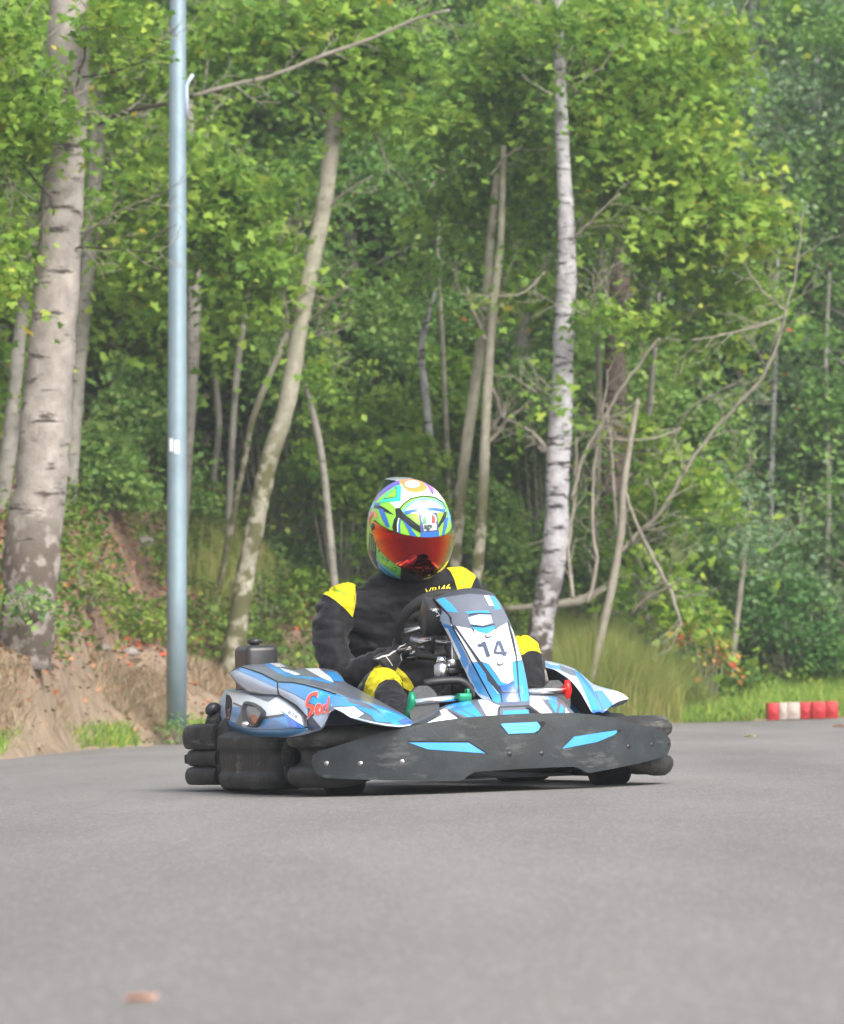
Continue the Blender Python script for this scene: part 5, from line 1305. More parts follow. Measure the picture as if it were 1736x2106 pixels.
def make_pod(side):
    rows, rows2 = pod_geom(side)
    mb = MB()
    if side < 0:
        mb.grid(rows2, 'k_silver'); lt = Skin(mb)
        mb2 = MB(); mb2.grid(rows, 'k_grey'); ut = Skin(mb2)
        LZ = [
         ('k_blue', [ZC(440, 870), ZC(470, 800), ZC(600, 770), ZC(680, 770), ZC(900, 880), ZC(1100, 840), ZC(1300, 970), ZC(1326, 1005), ZC(1130, 1072), ZC(1000, 1074), ZC(800, 1062), ZC(620, 1030), ZC(470, 965)]),
         ('k_white', [ZC(505, 602), ZC(600, 618), ZC(720, 635), ZC(850, 670), ZC(1020, 665), ZC(1180, 765), ZC(1285, 870), ZC(1322, 978), ZC(1240, 930), ZC(1100, 838), ZC(900, 862), ZC(870, 800), ZC(700, 730), ZC(660, 760), ZC(560, 725), ZC(540, 650)]),
         ('k_grey', [ZC(700, 632), ZC(1020, 662), ZC(930, 720), ZC(820, 680)]),
         ('k_dark', stroke([ZC(575, 728), ZC(660, 765), ZC(690, 775)], 4)),
         ('k_dark', [ZC(880, 868), ZC(1100, 835), ZC(1140, 855), ZC(900, 892)]),
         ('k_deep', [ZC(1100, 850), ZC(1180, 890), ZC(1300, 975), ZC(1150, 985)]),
         ('k_cyan', [ZC(565, 770), ZC(655, 785), ZC(605, 945), ZC(550, 930)]),
         ('k_grey', [ZC(660, 790), ZC(700, 760), ZC(830, 985), ZC(600, 955)]),
         ('hole', [ZC(505, 640), ZC(545, 655), ZC(566, 700), ZC(566, 780), ZC(540, 905), ZC(510, 900), ZC(495, 780)]),
         ('k_silver', [ZC(440, 870), ZC(490, 690), ZC(492, 780), ZC(506, 900), ZC(490, 925), ZC(450, 900)]),
         ('tail_red', [ZC(515, 800), ZC(545, 780), ZC(535, 895), ZC(515, 890)]),
         ('k_dark', stroke([ZC(445, 905), ZC(540, 962), ZC(620, 982), ZC(800, 998), ZC(1000, 1000), ZC(1180, 985), ZC(1300, 985)], 1.6)),
         ('k_deep', stroke([ZC(445, 890), ZC(470, 950), ZC(520, 1000), ZC(620, 1045), ZC(740, 1075)], 3)),
         ('k_blue', [ZC(1040, 800), ZC(1100, 830), ZC(1150, 880), ZC(1120, 870)]),
        ]
        for k, (m, q) in enumerate(LZ): decal(mb, lt, q, m, off=.0008 + .0002 * k, step=7)
        text_px(mb, lt, "RT8", ZC(1125, 838), (11.0, 6.5), (3, -10), 'k_dark', off=.005)
        UZ = [
         ('k_blue', [ZC(600, 390), ZC(650, 366), ZC(700, 372), ZC(860, 440), ZC(1015, 518), ZC(1018, 580), ZC(800, 480)]),
         ('k_silver', [ZC(540, 430), ZC(595, 392), ZC(800, 482), ZC(1018, 582), ZC(1022, 645), ZC(880, 635), ZC(725, 605), ZC(620, 520)]),
         ('k_silver', [ZC(1030, 575), ZC(1200, 650), ZC(1320, 720), ZC(1330, 870), ZC(1300, 840), ZC(1220, 750), ZC(1045, 645)]),
         ('k_blue', [ZC(1035, 522), ZC(1170, 525), ZC(1300, 552), ZC(1480, 600), ZC(1700, 660), ZA(640, 1140), ZA(780, 1175), ZA(640, 1172), ZA(400, 1180), ZC(1530, 800), ZC(1380, 740), ZC(1200, 640), ZC(1035, 570)]),
         ('k_silver', [ZA(265, 1290), ZA(300, 1200), ZA(420, 1230), ZA(415, 1300), ZA(350, 1395)]),
         ('k_dark', [ZC(1325, 870), ZC(1365, 870), ZC(1475, 990), ZC(1342, 990)]),
         ('k_white', [ZA(470, 1190), ZA(680, 1180), ZA(780, 1250), ZA(720, 1290), ZA(600, 1275)]),
         ('k_blue', [ZA(690, 1182), ZA(800, 1190), ZA(900, 1220), ZA(1010, 1290), ZA(1040, 1340), ZA(900, 1330), ZA(850, 1270)]),
         ('k_cyan', [ZA(400, 1030), ZA(640, 1090), ZA(850, 1140), ZA(1010, 1190), ZA(1180, 1265), ZA(1270, 1320), ZA(1180, 1370), ZA(1080, 1370), ZA(1000, 1290), ZA(900, 1200), ZA(790, 1140), ZA(600, 1085)]),
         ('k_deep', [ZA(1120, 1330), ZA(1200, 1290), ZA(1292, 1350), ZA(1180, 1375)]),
         ('k_cyan', [ZC(860, 325), ZC(930, 325), ZC(1060, 395), ZC(1230, 450), ZC(1100, 465), ZC(980, 395)]),
         ('k_white', [ZC(930, 322), ZC(1050, 330), ZC(1110, 362), ZC(1020, 365)]),
         ('k_white', [ZC(1040, 372), ZC(1150, 395), ZC(1260, 440), ZC(1200, 450), ZC(1080, 400)]),
         ('k_blue', [ZC(1120, 470), ZC(1240, 452), ZC(1420, 470), ZC(1600, 520), ZC(1560, 532), ZC(1350, 490)]),
         ('k_white', [ZC(1300, 380), ZC(1440, 378), ZC(1560, 470), ZC(1590, 520), ZC(1460, 470)]),
         ('k_blue', [ZC(1490, 402), ZC(1610, 415), ZC(1700, 500), ZC(1690, 515), ZC(1590, 505)]),
         ('k_grey', [ZC(1140, 480), ZC(1340, 492), ZC(1540, 535), ZC(1736, 600), ZC(1736, 620), ZC(1400, 540), ZC(1180, 515)]),
         ('hole', stroke([ZC(560, 405), ZC(650, 362), ZC(860, 430), ZC(1020, 512), ZC(1026, 600), ZC(1040, 655)], 2.2)),
         ('hole', stroke([ZC(1040, 655), ZC(1210, 755), ZC(1300, 850), ZC(1328, 905), ZC(1332, 985)], 2.2)),
         ('hole', stroke([ZC(1030, 516), ZC(1170, 520), ZC(1300, 545), ZC(1480, 592), ZA(370, 1008), ZA(500, 1052)], 2.0)),
         ('k_silver', stroke([ZA(480, 1190), ZA(640, 1280), ZA(850, 1335), ZA(1000, 1362), ZA(1150, 1378), ZA(1290, 1356)], 3.2)),
        ]
        for k, (m, q) in enumerate(UZ): decal(mb2, ut, q, m, off=.0008 + .0002 * k, step=7)
        # red brush lettering S o d and its pale outline
        SL = [([ZC(1432, 615), ZC(1425, 680), ZC(1412, 660), ZC(1380, 655), ZC(1350, 690), ZC(1335, 740), ZC(1375, 745), ZC(1395, 775), ZC(1385, 815), ZC(1350, 860), ZC(1322, 885), ZC(1330, 850), ZC(1358, 800), ZC(1340, 775), ZC(1310, 765), ZC(1308, 710), ZC(1330, 660), ZC(1370, 625)]),
              stroke([ZC(1440, 735), ZC(1418, 760), ZC(1408, 805), ZC(1420, 842), ZC(1448, 835), ZC(1466, 795), ZC(1462, 755), ZC(1440, 738)], [3, 4, 4.5, 4.5, 4, 4, 3.5, 3]),
              stroke([ZC(1520, 745), ZC(1494, 755), ZC(1478, 795), ZC(1486, 832), ZC(1512, 822), ZC(1528, 785)], [3, 4, 4.5, 4.5, 4, 4]), stroke([ZC(1546, 662), ZC(1536, 720), ZC(1520, 790), ZC(1524, 826), ZC(1560, 808)], [2, 5, 5, 5, 2.5]),
              ([ZC(1322, 845), ZC(1400, 830), ZC(1345, 868)])]
        cl = lambda q: [(w.x, w.y) for w in catmull([(p[0], p[1], 0) for p in q + q[:1]], 4 * len(q) + 1)[:-1]]
        SL = [cl(q) if len(q) > 8 else q for q in SL]
        for q in SL:
            cx = sum(p[0] for p in q) / len(q); cy = sum(p[1] for p in q) / len(q)
            decal(mb2, ut, [(cx + (p[0] - cx) * 1.08, cy + (p[1] - cy) * 1.08 ) for p in q], 'k_silver', off=.0058)
        for q in SL: decal(mb2, ut, q, 'k_red', off=.0064)
        decal(mb2, ut, [ZC(1452, 775), ZC(1460, 790), ZC(1448, 822), ZC(1440, 805)], 'k_silver', off=.0068)
        decal(mb2, ut, [ZC(1562, 765), ZC(1570, 740), ZC(1578, 745), ZC(1572, 768)], 'k_silver', off=.0068)
        pod = mb2.build('side_pod', kart)
        lw = mb.build('lamp_housing', pod)
        # recessed lamp
        c = on(ZC(800, 850), L=-.755); x = MB()
        ring = [ZC(725, 715), ZC(800, 735), ZC(870, 780), ZC(908, 830), ZC(890, 880), ZC(840, 960), ZC(800, 975), ZC(740, 950), ZC(705, 870), ZC(700, 780)]
        rc = (sum(p[0] for p in ring) / len(ring), sum(p[1] for p in ring) / len(ring))
        r2 = [(q.x, q.y) for q in catmull([(p[0], p[1], 0) for p in ring + ring[:1]], 37)[:-1]]
        def lay(f, out, cx=0, cy=0):
            o_ = []
            for p in r2:
                rr_ = ray((rc[0] + cx + (p[0] - rc[0]) * f, rc[1] + cy + (p[1] - rc[1]) * f)); loc, no_, i_, d_ = lt.bvh.ray_cast(EYE, rr_)
                o_.append(loc + Vector((0, -out, 0)) if loc is not None else o_[-1])
            return o_
        back, outer, lip, inn, inn2 = lay(1.04, -.004), lay(1.0, .016), lay(.90, .018), lay(.82, .006), lay(.34, .007, 3, 8)
        x.grid([back, outer, lip], 'pl_black', close=True); x.grid([lip, inn], 'pl_black', close=True); x.grid([inn, inn2], 'lamp_dark', close=True); x.add(inn2, [tuple(range(36))], 'tail_red')
        x.build('tail_lamp', pod)
        c2 = on(ZC(690, 945), L=-.745); x = MB(); x.lathe([(0, .01), (.010, .006), (.012, -.01)], c2, (0, -1, 0), 'chrome', seg=14); x.build('bolt', pod)
    else:
        fl = lambda rr: [[Vector((p.x, -p.y, p.z)) for p in r] for r in rr]
        n = 40
        r1 = [(ZD(300, 372), .34), (ZD(380, 392), .34), (ZD(450, 432), .345), (ZD(540, 495), .35), (ZD(600, 560), .355), (ZD(660, 640), .36), (ZD(705, 720), .365), (ZD(745, 790), .37), (ZD(775, 838), .375)]
        r2 = [(ZD(290, 320), .40), (ZD(350, 326), .41), (ZD(450, 350), .43), (ZD(540, 378), .45), (ZD(600, 402), .46), (ZD(690, 480), .465), (ZD(780, 600), .46), (ZD(835, 700), .45), (ZD(880, 830), .42)]
        r3 = [(ZD(310, 345), .60), (ZD(400, 372), .61), (ZD(500, 400), .63), (ZD(600, 440), .65), (ZD(720, 540), .66), (ZD(830, 606), .66), (ZD(990, 604), .67), (ZD(1085, 638), .67), (ZD(1142, 690), .63)]
        r4 = [(ZD(330, 470), .62), (ZD(430, 500), .63), (ZD(540, 540), .65), (ZD(650, 600), .67), (ZD(760, 680), .68), (ZD(860, 750), .68), (ZD(960, 770), .67), (ZD(1060, 752), .65), (ZD(1130, 704), .62)]
        R = [catmull([Lp(p, L) for p, L in r], n) for r in (r1, r2, r3, r4)]
        g = []
        for a_, b_, ts, bl in ((R[0], R[1], (0, .3, .6, .85), .012), (R[1], R[2], (0, .3, .6, .85), .012), (R[2], R[3], (0, .35, .7, 1), .02)):
            for t in ts: g.append([p.lerp(q, t) + Vector((0, 0, bl * math.sin(PI * t) * min(1, (p - q).length / .1))) for p, q in zip(a_, b_)])
        low = [Vector((p.x, p.y + .02, max(.14, p.z - .10))) for p in R[0]]
        mb2 = MB(); mb2.grid([low] + g[:1], 'pl_black'); mb2.grid(g, 'k_silver'); ut = Skin(mb2)
        Z = [
         ('k_cyan', [ZD(280, 325), ZD(440, 345), ZD(455, 395), ZD(330, 372)]),
         ('k_white', [ZD(330, 326), ZD(430, 344), ZD(438, 352), ZD(340, 338)]),
         ('k_grey', [ZD(440, 345), ZD(580, 398), ZD(640, 460), ZD(560, 450), ZD(450, 400)]),
         ('k_cyan', [ZD(580, 395), ZD(640, 420), ZD(760, 560), ZD(820, 680), ZD(880, 790), ZD(870, 835), ZD(770, 830), ZD(740, 740), ZD(690, 610)]),
         ('k_deep', [ZD(770, 800), ZD(900, 805), ZD(900, 840), ZD(770, 840)]),
         ('k_cyan', [ZD(800, 606), ZD(900, 608), ZD(960, 700), ZD(985, 762), ZD(880, 800), ZD(830, 700)]),
         ('k_white', [ZD(870, 600), ZD(1000, 600), ZD(1090, 636), ZD(1145, 690), ZD(1080, 725), ZD(960, 715)]),
         ('k_grey', stroke([ZD(795, 610), ZD(835, 700), ZD(880, 800)], 1.8)),
        ]
        for k, (m, q) in enumerate(Z): decal(mb2, ut, q, m, off=.0008 + .0002 * k)
        pod = mb2.build('side_pod', kart)
        mb.grid([[Vector((p.x * .9 - .42, p.y * .9, p.z)) for p in r] for r in fl(rows2)], 'k_blue', flip=True); mb.build('lamp_housing', pod)
make_pod(-1); make_pod(1)

# ---- rear and side bumpers
def ring_sweep(mb, plan, prof, m, close_prof=True, center=Vector((-.3, 0, 0)), n=60):
    p3 = catmull([(F, L, 0) for F, L in plan], n); pc = catmull([(a, b, 0) for a, b in prof + prof[:1]], 8 * len(prof))[:-1]; rows = []
    for i, p in enumerate(p3):
        t = (p3[min(i + 1, n - 1)] - p3[max(i - 1, 0)]).normalized(); nn = Vector((t.y, -t.x, 0))
        if nn.dot(center - p) > 0: nn = -nn
        rows.append([p + nn * q.x + Vector((0, 0, q.y)) for q in pc])
    mb.grid(rows, m, close=True); k = len(pc)
    mb.add(rows[0], [tuple(range(k))], m); mb.add(rows[-1], [tuple(range(k))[::-1]], m)
mb = MB()
RP = [(-.52, .66), (-.62, .70), (-.76, .72), (-.88, .69), (-.955, .58), (-.97, .42), (-.95, .2), (-.945, 0), (-.95, -.2), (-.97, -.42), (-.96, -.58), (-.90, -.68), (-.80, -.715), (-.68, -.70), (-.60, -.66)]
for z, h, o_ in ((.058, .064, 0), (.127, .060, -.008), (.206, .088, .006)):
    pr = [(-.05 + o_, z - h * .5), (-.012 + o_, z - h * .5), (o_, z - h * .3), (.004 + o_, z), (o_, z + h * .3), (-.012 + o_, z + h * .5), (-.05 + o_, z + h * .5)]
    ring_sweep(mb, RP, pr, 'pl_scuffed', n=70)
ring_sweep(mb, [(F * .985, L * .965) for F, L in RP], [(-.05, .04), (-.018, .04), (-.018, .23), (-.05, .23)], 'pl_black', n=50)
mb.box((-.955, -.52, .125), (.03, .045, .042), 'hole', bev=.006)
for s in (-1, 1):
    p = on(ZC(135, 1296), F=-.93) if s < 0 else Vector((-.9, .66, .125))
    mb.box(p + Vector((0.0, 0, 0)), (.05, .03, .036), 'hole', bev=.006)
mb.build('rear_bumper', kart)
for s in (-1, 1):
    mb = MB()
    SP = [(-.60, .54), (-.615, .58), (-.60, .62), (-.55, .65), (-.40, .69), (-.15, .705), (.14, .70), (.25, .685), (.285, .65), (.27, .58)]
    pr = [(-.06, .022), (-.012, .018), (.0, .035), (.004, .06), (-.004, .074), (-.010, .086), (-.010, .142), (-.004, .156), (.004, .168), (.004, .198), (-.006, .214), (-.06, .218)]
    ring_sweep(mb, [(F, s * L) for F, L in SP], pr, 'pl_scuffed', center=Vector((-.25, 0, 0)), n=60)
    mb.grid([[Vector((F, s * max(L - .02, .3), .216)) for F, L in SP], [Vector((F, s * .42, .21)) for F, L in SP]], 'pl_black')
    mb.tube([(.335, s * .60, .045), (.335, s * .605, .06), (.335, s * .615, .13), (.335, s * .605, .19), (.335, s * .60, .20)], [.030, .045, .049, .045, .030], 'pl_scuffed', seg=20)
    mb.tube([(.05, s * .60, .045), (.4, s * .60, .045)], .016, 'frame_dark', seg=10)
    mb.build('side_bumper', kart)

# ---- fuel tank behind the seat side
tk = MB()
a = on(ZC(700, 150), F=-.62); b = on(ZC(1030, 330), F=-.62)
cx_, w_, top_, h_ = (a.y + b.y) / 2, abs(b.y - a.y), a.z, 0
tk.box((-.70, cx_ , top_ - .10), (.19, w_, .20), 'pl_black', bev=.022, seg=4)
c = on(ZC(600, 300), F=-.72)
tank = tk.build('fuel_tank', kart)
tk = MB(); c = Vector((-.68, cx_ - .01, top_)); tk.lathe([(0, .026), (.022, .026), (.028, .020), (.028, .008), (.018, .006), (.018, -.005)], c, (0, 0, 1), 'pl_black', seg=20)
tk.tube([c + Vector((0, 0, .02)), c + Vector((0, 0, .034))], .003, 'frame_dark', seg=6)
tk.build('cap', tank)

# ---- wheels
def wheel(F, L, r, w, steer=0.0):
    root = MB(); prof = [(r * .52, -w * .5), (r * .75, -w * .52), (r * .93, -w * .48), (r * .985, -w * .40), (r, -w * .25), (r, w * .25), (r * .985, w * .40), (r * .93, w * .48), (r * .75, w * .52), (r * .52, w * .5)]
    ax = Vector((math.sin(-steer), math.cos(steer), 0))
    root.lathe(prof, (F, L, r - .002), ax, 'rubber', seg=48)
    o = root.build('wheel', kart)
    x = MB(); x.lathe([(r * .53, -w * .49), (r * .50, -w * .47), (r * .46, -w * .30), (r * .46, w * .30), (r * .50, w * .47), (r * .53, w * .49)], (F, L, r - .002), ax, 'frame_dark', seg=32)
    for s in (-1, 1):
        x.lathe([(r * .46, s * w * .1), (r * .2, s * w * .16), (r * .16, s * w * .35), (0, s * w * .35)], (F, L, r - .002), ax, 'frame_dark', seg=24)
    x.build('rim', o)
wheel(.555, .50, .130, .13, -.12); wheel(.555, -.50, .130, .13, -.12)
wheel(-.52, .545, .142, .20); wheel(-.52, -.545, .142, .20)

# ---- chassis, floor, seat, engine, exhaust
mb = MB()
for s in (-1, 1):
    mb.tube(catmull([(-.85, s * .30, .09), (-.3, s * .32, .07), (.2, s * .30, .06), (.6, s * .24, .06), (.85, s * .2, .09)], 20), .016, 'frame_dark', seg=10)
    mb.tube([(.555, s * .22, .09), (.555, s * .44, .13)], .014, 'frame_dark', seg=8)
    mb.tube(catmull([(.05, s * .30, .07), (.1, s * .56, .08), (-.1, s * .62, .11), (-.5, s * .56, .16), (-.62, s * .4, .12)], 20), .012, 'frame_dark', seg=8)
mb.tube([(-.52, -.5, .14), (-.52, .5, .14)], .02, 'steel', seg=12)
mb.tube([(.85, -.3, .10), (.85, .3, .10)], .014, 'frame_dark', seg=8); mb.tube([(-.85, -.4, .12), (-.85, .4, .12)], .016, 'frame_dark', seg=8)
mb.build('chassis', kart)
mb = MB(); mb.box((.42, 0, .048), (.86, .50, .008), 'frame_dark', bev=.002); mb.build('floor_pan', kart)
mb = MB()
sp = []
for t, F, z, w, d in ((0, .02, .10, .17, .03), (.2, -.12, .075, .19, .06), (.45, -.30, .075, .20, .10), (.6, -.43, .13, .21, .13), (.75, -.52, .28, .215, .12), (.9, -.585, .44, .20, .09), (1, -.61, .53, .17, .05)):
    nrm = Vector((1, 0, 1.6 - 1.9 * t)).normalized()
    sp.append([Vector((F, 0, z)) + Vector((0, w * math.sin(a), 0)) + nrm * (d * (1 - math.cos(a)) * 1.1) for a in [(-1 + 2 * k / 16) * 1.35 for k in range(17)]])
mb.grid(sp, 'pl_black'); mb.grid([[p + Vector((-.006, 0, -.008)) for p in r] for r in sp], 'pl_black', flip=True)
mb.build('seat', kart)
mb = MB()
mb.box((-.45, .40, .24), (.26, .20, .20), 'frame_dark', bev=.02); mb.box((-.42, .40, .37), (.15, .16, .10), 'pl_black', bev=.02)
for k in range(6): mb.box((-.32 + .0, .40, .18 + .025 * k), (.05, .18, .008), 'steel', bev=.002)
mb.tube(catmull([(-.32, .46, .28), (-.2, .52, .27), (-.2, .55, .2), (-.4, .56, .19), (-.75, .5, .2)], 20), .024, 'steel', seg=12)
mb.build('engine', kart)
# dark plastic guard seen beyond the lamp housing
mb = MB(); g = [on(p, F=-.78) for p in (ZC(330, 850), ZC(350, 800), ZC(400, 775), ZC(460, 780))]
mb.tube(catmull(g, 12), [.006 + .018 * math.sin(PI * k / 12 + .3) for k in range(12)], 'pl_black', seg=10)
g = [on(p, F=-.80) for p in (ZC(380, 985), ZC(385, 930), ZC(410, 890), ZC(470, 870))]
mb.tube(catmull(g, 12), .035, 'pl_scuffed', seg=12)
mb.build('mudguard', kart)
# ================================================================== THE DRIVER
mat('suit_black', srgb(14, 13, 20), .72, noise_amt=.18, noise_scale=30, bump=.25, bump_scale=16, sheen=.12, spec=.25)
mat('suit_yellow', srgb(192, 180, 30), .75, noise_amt=.08, noise_scale=20, bump=.2, bump_scale=22, spec=.2)
mat('suit_seam', srgb(20, 19, 24), .8)
mat('print_green', srgb(90, 160, 50), .7)
mat('print_yellow', srgb(236, 226, 70), .7)
mat('glove_black', srgb(16, 15, 20), .7, noise_amt=.2, noise_scale=40, bump=.2, bump_scale=60, sheen=.2)
mat('glove_line', srgb(206, 200, 196), .7)
mat('glove_patch', srgb(84, 92, 98), .7)
mat('sole', srgb(74, 76, 78), .8, noise_amt=.15, noise_scale=40, bump=.3, bump_scale=80)
mat('boot_black', srgb(30, 30, 34), .6, bump=.1)
for nm, c in (('h_lime', (140, 214, 56)), ('h_white', (240, 242, 240)), ('h_orange', (238, 140, 60)), ('h_purple', (92, 74, 190)), ('h_red', (226, 60, 50)), ('h_pink', (214, 90, 150)), ('h_teal', (50, 206, 170)), ('h_blue', (44, 104, 190)), ('h_cyan', (100, 190, 226)),
              ('h_navy', (64, 78, 122)), ('h_black', (18, 20, 26)), ('h_green', (112, 186, 84)), ('h_dgreen', (30, 140, 80)), ('h_silver', (190, 196, 208)), ('h_ink', (30, 60, 40))):
    mat(nm, srgb(*c), .3, coat=.7)

def visor_mat():
    m = bpy.data.materials.new('visor_mirror'); m.use_nodes = True
    n, l = m.node_tree.nodes, m.node_tree.links; b = n["Principled BSDF"]
    lw = n.new("ShaderNodeLayerWeight"); lw.inputs['Blend'].default_value = .5
    cr = n.new("ShaderNodeValToRGB"); e = cr.color_ramp.elements
    e[0].position = .05; e[0].color = (.30, .004, .004, 1); e[1].position = .62; e[1].color = (.50, .42, .05, 1)
    x = e.new(.22); x.color = (.60, .016, .004, 1); x = e.new(.42); x.color = (.90, .19, .010, 1)
    l.new(lw.outputs['Facing'], cr.inputs['Fac']); l.new(cr.outputs[0], b.inputs['Base Color'])
    b.inputs['Metallic'].default_value = 1; b.inputs['Roughness'].default_value = .06; b.inputs['Coat Weight'].default_value = .5
    MATS['visor_mirror'] = m
visor_mat()

def remesh(mb, voxel, smooth_it, factor=.6):
    me = bpy.data.meshes.new('tmp'); me.from_pydata([tuple(p) for p in mb.v], [], mb.f); me.update()
    o = bpy.data.objects.new('tmp', me); COL.objects.link(o)
    md = o.modifiers.new('r', 'REMESH'); md.mode = 'VOXEL'; md.voxel_size = voxel; md.adaptivity = 0
    sm_ = o.modifiers.new('s', 'SMOOTH'); sm_.iterations = smooth_it; sm_.factor = factor
    dg = bpy.context.evaluated_depsgraph_get(); ev = o.evaluated_get(dg); m2 = ev.to_mesh()
    V = [v.co.copy() for v in m2.vertices]; N = [v.normal.copy() for v in m2.vertices]; F = [tuple(p.vertices) for p in m2.polygons]
    ev.to_mesh_clear(); bpy.data.objects.remove(o); bpy.data.meshes.remove(me)
    par = list(range(len(V)))
    def find(a):
        while par[a] != a: par[a] = par[par[a]]; a = par[a]
        return a
    for f in F:
        r0 = find(f[0])
        for i in f[1:]: par[find(i)] = r0
    cnt = {}
    for i in range(len(V)): cnt[find(i)] = cnt.get(find(i), 0) + 1
    top = max(cnt, key=cnt.get); keep = [i for i in range(len(V)) if find(i) == top]; mp = {i: k for k, i in enumerate(keep)}
    return [V[i] for i in keep], [N[i] for i in keep], [tuple(mp[i] for i in f) for f in F if find(f[0]) == top]

body = MB()
rings = [(-.30, 0, .14, .17, .12, 0), (-.33, 0, .20, .20, .135, 0), (-.355, 0, .30, .20, .13, 0), (-.345, -.005, .40, .20, .128, .02), (-.315, -.015, .50, .215, .130, .05), (-.28, -.02, .60, .235, .130, .09), (-.25, -.02, .675, .245, .118, .12),
         (-.235, -.02, .735, .225, .10, .12), (-.222, -.012, .78, .165, .085, .12), (-.21, 0, .815, .10, .078, .08), (-.19, .01, .86, .078, .078, 0), (-.17, .012, .92, .07, .07, 0)]
rr = []
for (F, L, U, w, d, tilt) in rings:
    row = []
    for k in range(32):
        a = 2 * PI * k / 32; ca, sa = math.cos(a), math.sin(a)
        x = abs(ca) ** .85 * math.copysign(1, ca); y = abs(sa) ** .85 * math.copysign(1, sa)
        row.append(Vector((F + y * d, L + x * w, U + x * w * tilt + (.10 * y * d))))
    rr.append(row)
RC = catmull([Vector((i, 0, 0)) for i in range(len(rr))], 40)
cols = [catmull([r[k] for r in rr], 40) for k in range(32)]
body.grid([[cols[k][i] for k in range(32)] for i in range(40)], 'suit_black', close=True)
body.add([cols[k][0] for k in range(32)], [tuple(range(32))], 'suit_black'); body.add([cols[k][-1] for k in range(32)], [tuple(range(32))[::-1]], 'suit_black')
def limb(pts, ell=None):
    n = len(pts) * 6; C = catmull([p[:3] for p in pts], n); Rr = catmull([(p[3], 0, 0) for p in pts], n)
    body.tube(C, [q.x for q in Rr], 'suit_black', seg=24, ell=ell); return C
armR = [(-.245, -.19, .685, .088), (-.235, -.262, .675, .086), (-.205, -.300, .58, .076), (-.165, -.302, .49, .073), (-.115, -.275, .432, .068), (-.055, -.225, .445, .066), (.0, -.172, .472, .054), (.035, -.140, .492, .043)]
armL = [(-.245, .16, .735, .086), (-.235, .222, .735, .082), (-.19, .25, .66, .076), (-.13, .258, .57, .072), (-.06, .25, .53, .066), (.02, .225, .535, .057), (.08, .19, .548, .046), (.105, .175, .555, .040)]
legR = [(-.32, -.10, .20, .105), (-.20, -.135, .24, .105), (-.03, -.185, .315, .098), (.12, -.222, .358, .092), (.225, -.243, .375, .087), (.29, -.25, .355, .078), (.38, -.258, .305, .068), (.48, -.262, .255, .062), (.58, -.262, .20, .052), (.63, -.26, .17, .046)]
legL = [(-.32, .10, .20, .105), (-.20, .14, .25, .105), (-.03, .205, .355, .096), (.12, .262, .45, .090), (.225, .290, .483, .085), (.28, .288, .45, .076), (.36, .272, .37, .064), (.46, .262, .29, .058), (.58, .255, .22, .050), (.63, .25, .19, .046)]
for L_ in (armR, armL, legR, legL): limb(L_)
BV, BN, BF = remesh(body, .0095, 7)
# creases in the cloth: around the elbows, waist, knees and along the sleeves
def fold(p):
    d = 0
    n1 = noise.noise(Vector((p.x * 9, p.y * 9, p.z * 22))); n2 = noise.noise(Vector((p.x * 21 + 5, p.y * 21, p.z * 34)))
    n3 = noise.noise(Vector((p.x * 14 - 3, p.y * 11, p.z * 30)))
    d += .0065 * (.6 - abs(n1) * 3) + .0035 * n2 - .006 * max(0, .16 - abs(n3)) / .16
    for (c, r, k, ax, amp) in (((-.13, -.285, .46), .15, 62, Vector((.25, .3, .9)), .013), ((-.09, .255, .55), .12, 60, Vector((.3, -.2, .9)), .010), ((-.25, 0, .33), .24, 48, Vector((.5, .15, .8)), .011), ((.24, -.245, .37), .13, 70, Vector((.9, 0, .3)), .004), ((-.05, -.19, .46), .10, 95, Vector((.7, .7, .1)), .004),
                            ((-.22, -.2, .62), .14, 50, Vector((.2, .8, .6)), .010), ((-.22, .18, .66), .13, 50, Vector((.2, -.8, .6)), .009)):
        q = p - Vector(c); w = max(0, 1 - q.length / r)
        if w > 0: d += amp * w * math.sin(k * q.dot(ax) + 4.5 * noise.noise(q * 9))
    return d
for i, p in enumerate(BV): BV[i] = p + BN[i] * fold(p)
suit = MB(); suit.add(BV, BF, 'suit_black')
# the yellow shoulder and knee panels carry on round the far side
driver = empty('person', mw=KM, label='person in black and yellow racing suit and bright helmet, seated gripping the kart wheel', cat='person')
sk = Skin(suit)
Z1 = lambda x, y: (353.8 + .3396 * x, 1162.4 + .3396 * y)
Z2 = lambda x, y: (800.2 + .3542 * x, 1162.4 + .3542 * y)
ySR = [(640, 1222), Z1(920, 165), Z1(950, 130), Z1(1000, 90), Z1(1100, 40), Z1(1200, 5), Z1(1240, 30), Z1(1215, 52), Z1(1165, 78), Z1(1125, 105), Z1(1112, 130), Z1(1118, 165), Z1(1116, 235), Z1(1096, 318), Z1(1065, 285), Z1(1030, 250), Z1(985, 212), Z1(940, 185), Z1(905, 176), (645, 1228)]
ySL = [Z2(300, -10), Z2(380, -30), Z2(490, -10), Z2(560, 20), Z2(525, 45), Z2(500, 82), Z2(480, 130), Z2(455, 200), Z2(400, 200), Z2(393, 140), Z2(378, 85), Z2(355, 38), Z2(320, 5)]
kR = [ZA(770, 1095), ZA(780, 1000), ZA(800, 930), ZA(830, 865), ZA(880, 790), ZA(950, 745), ZA(1040, 750), ZA(1130, 790), ZA(1200, 850), ZA(1260, 930), ZA(1300, 1010), ZA(1262, 1035), ZA(1180, 990), ZA(1130, 935), ZA(1090, 905), ZA(1000, 905), ZA(930, 950), ZA(885, 1030), ZA(885, 1120), ZA(800, 1100)]
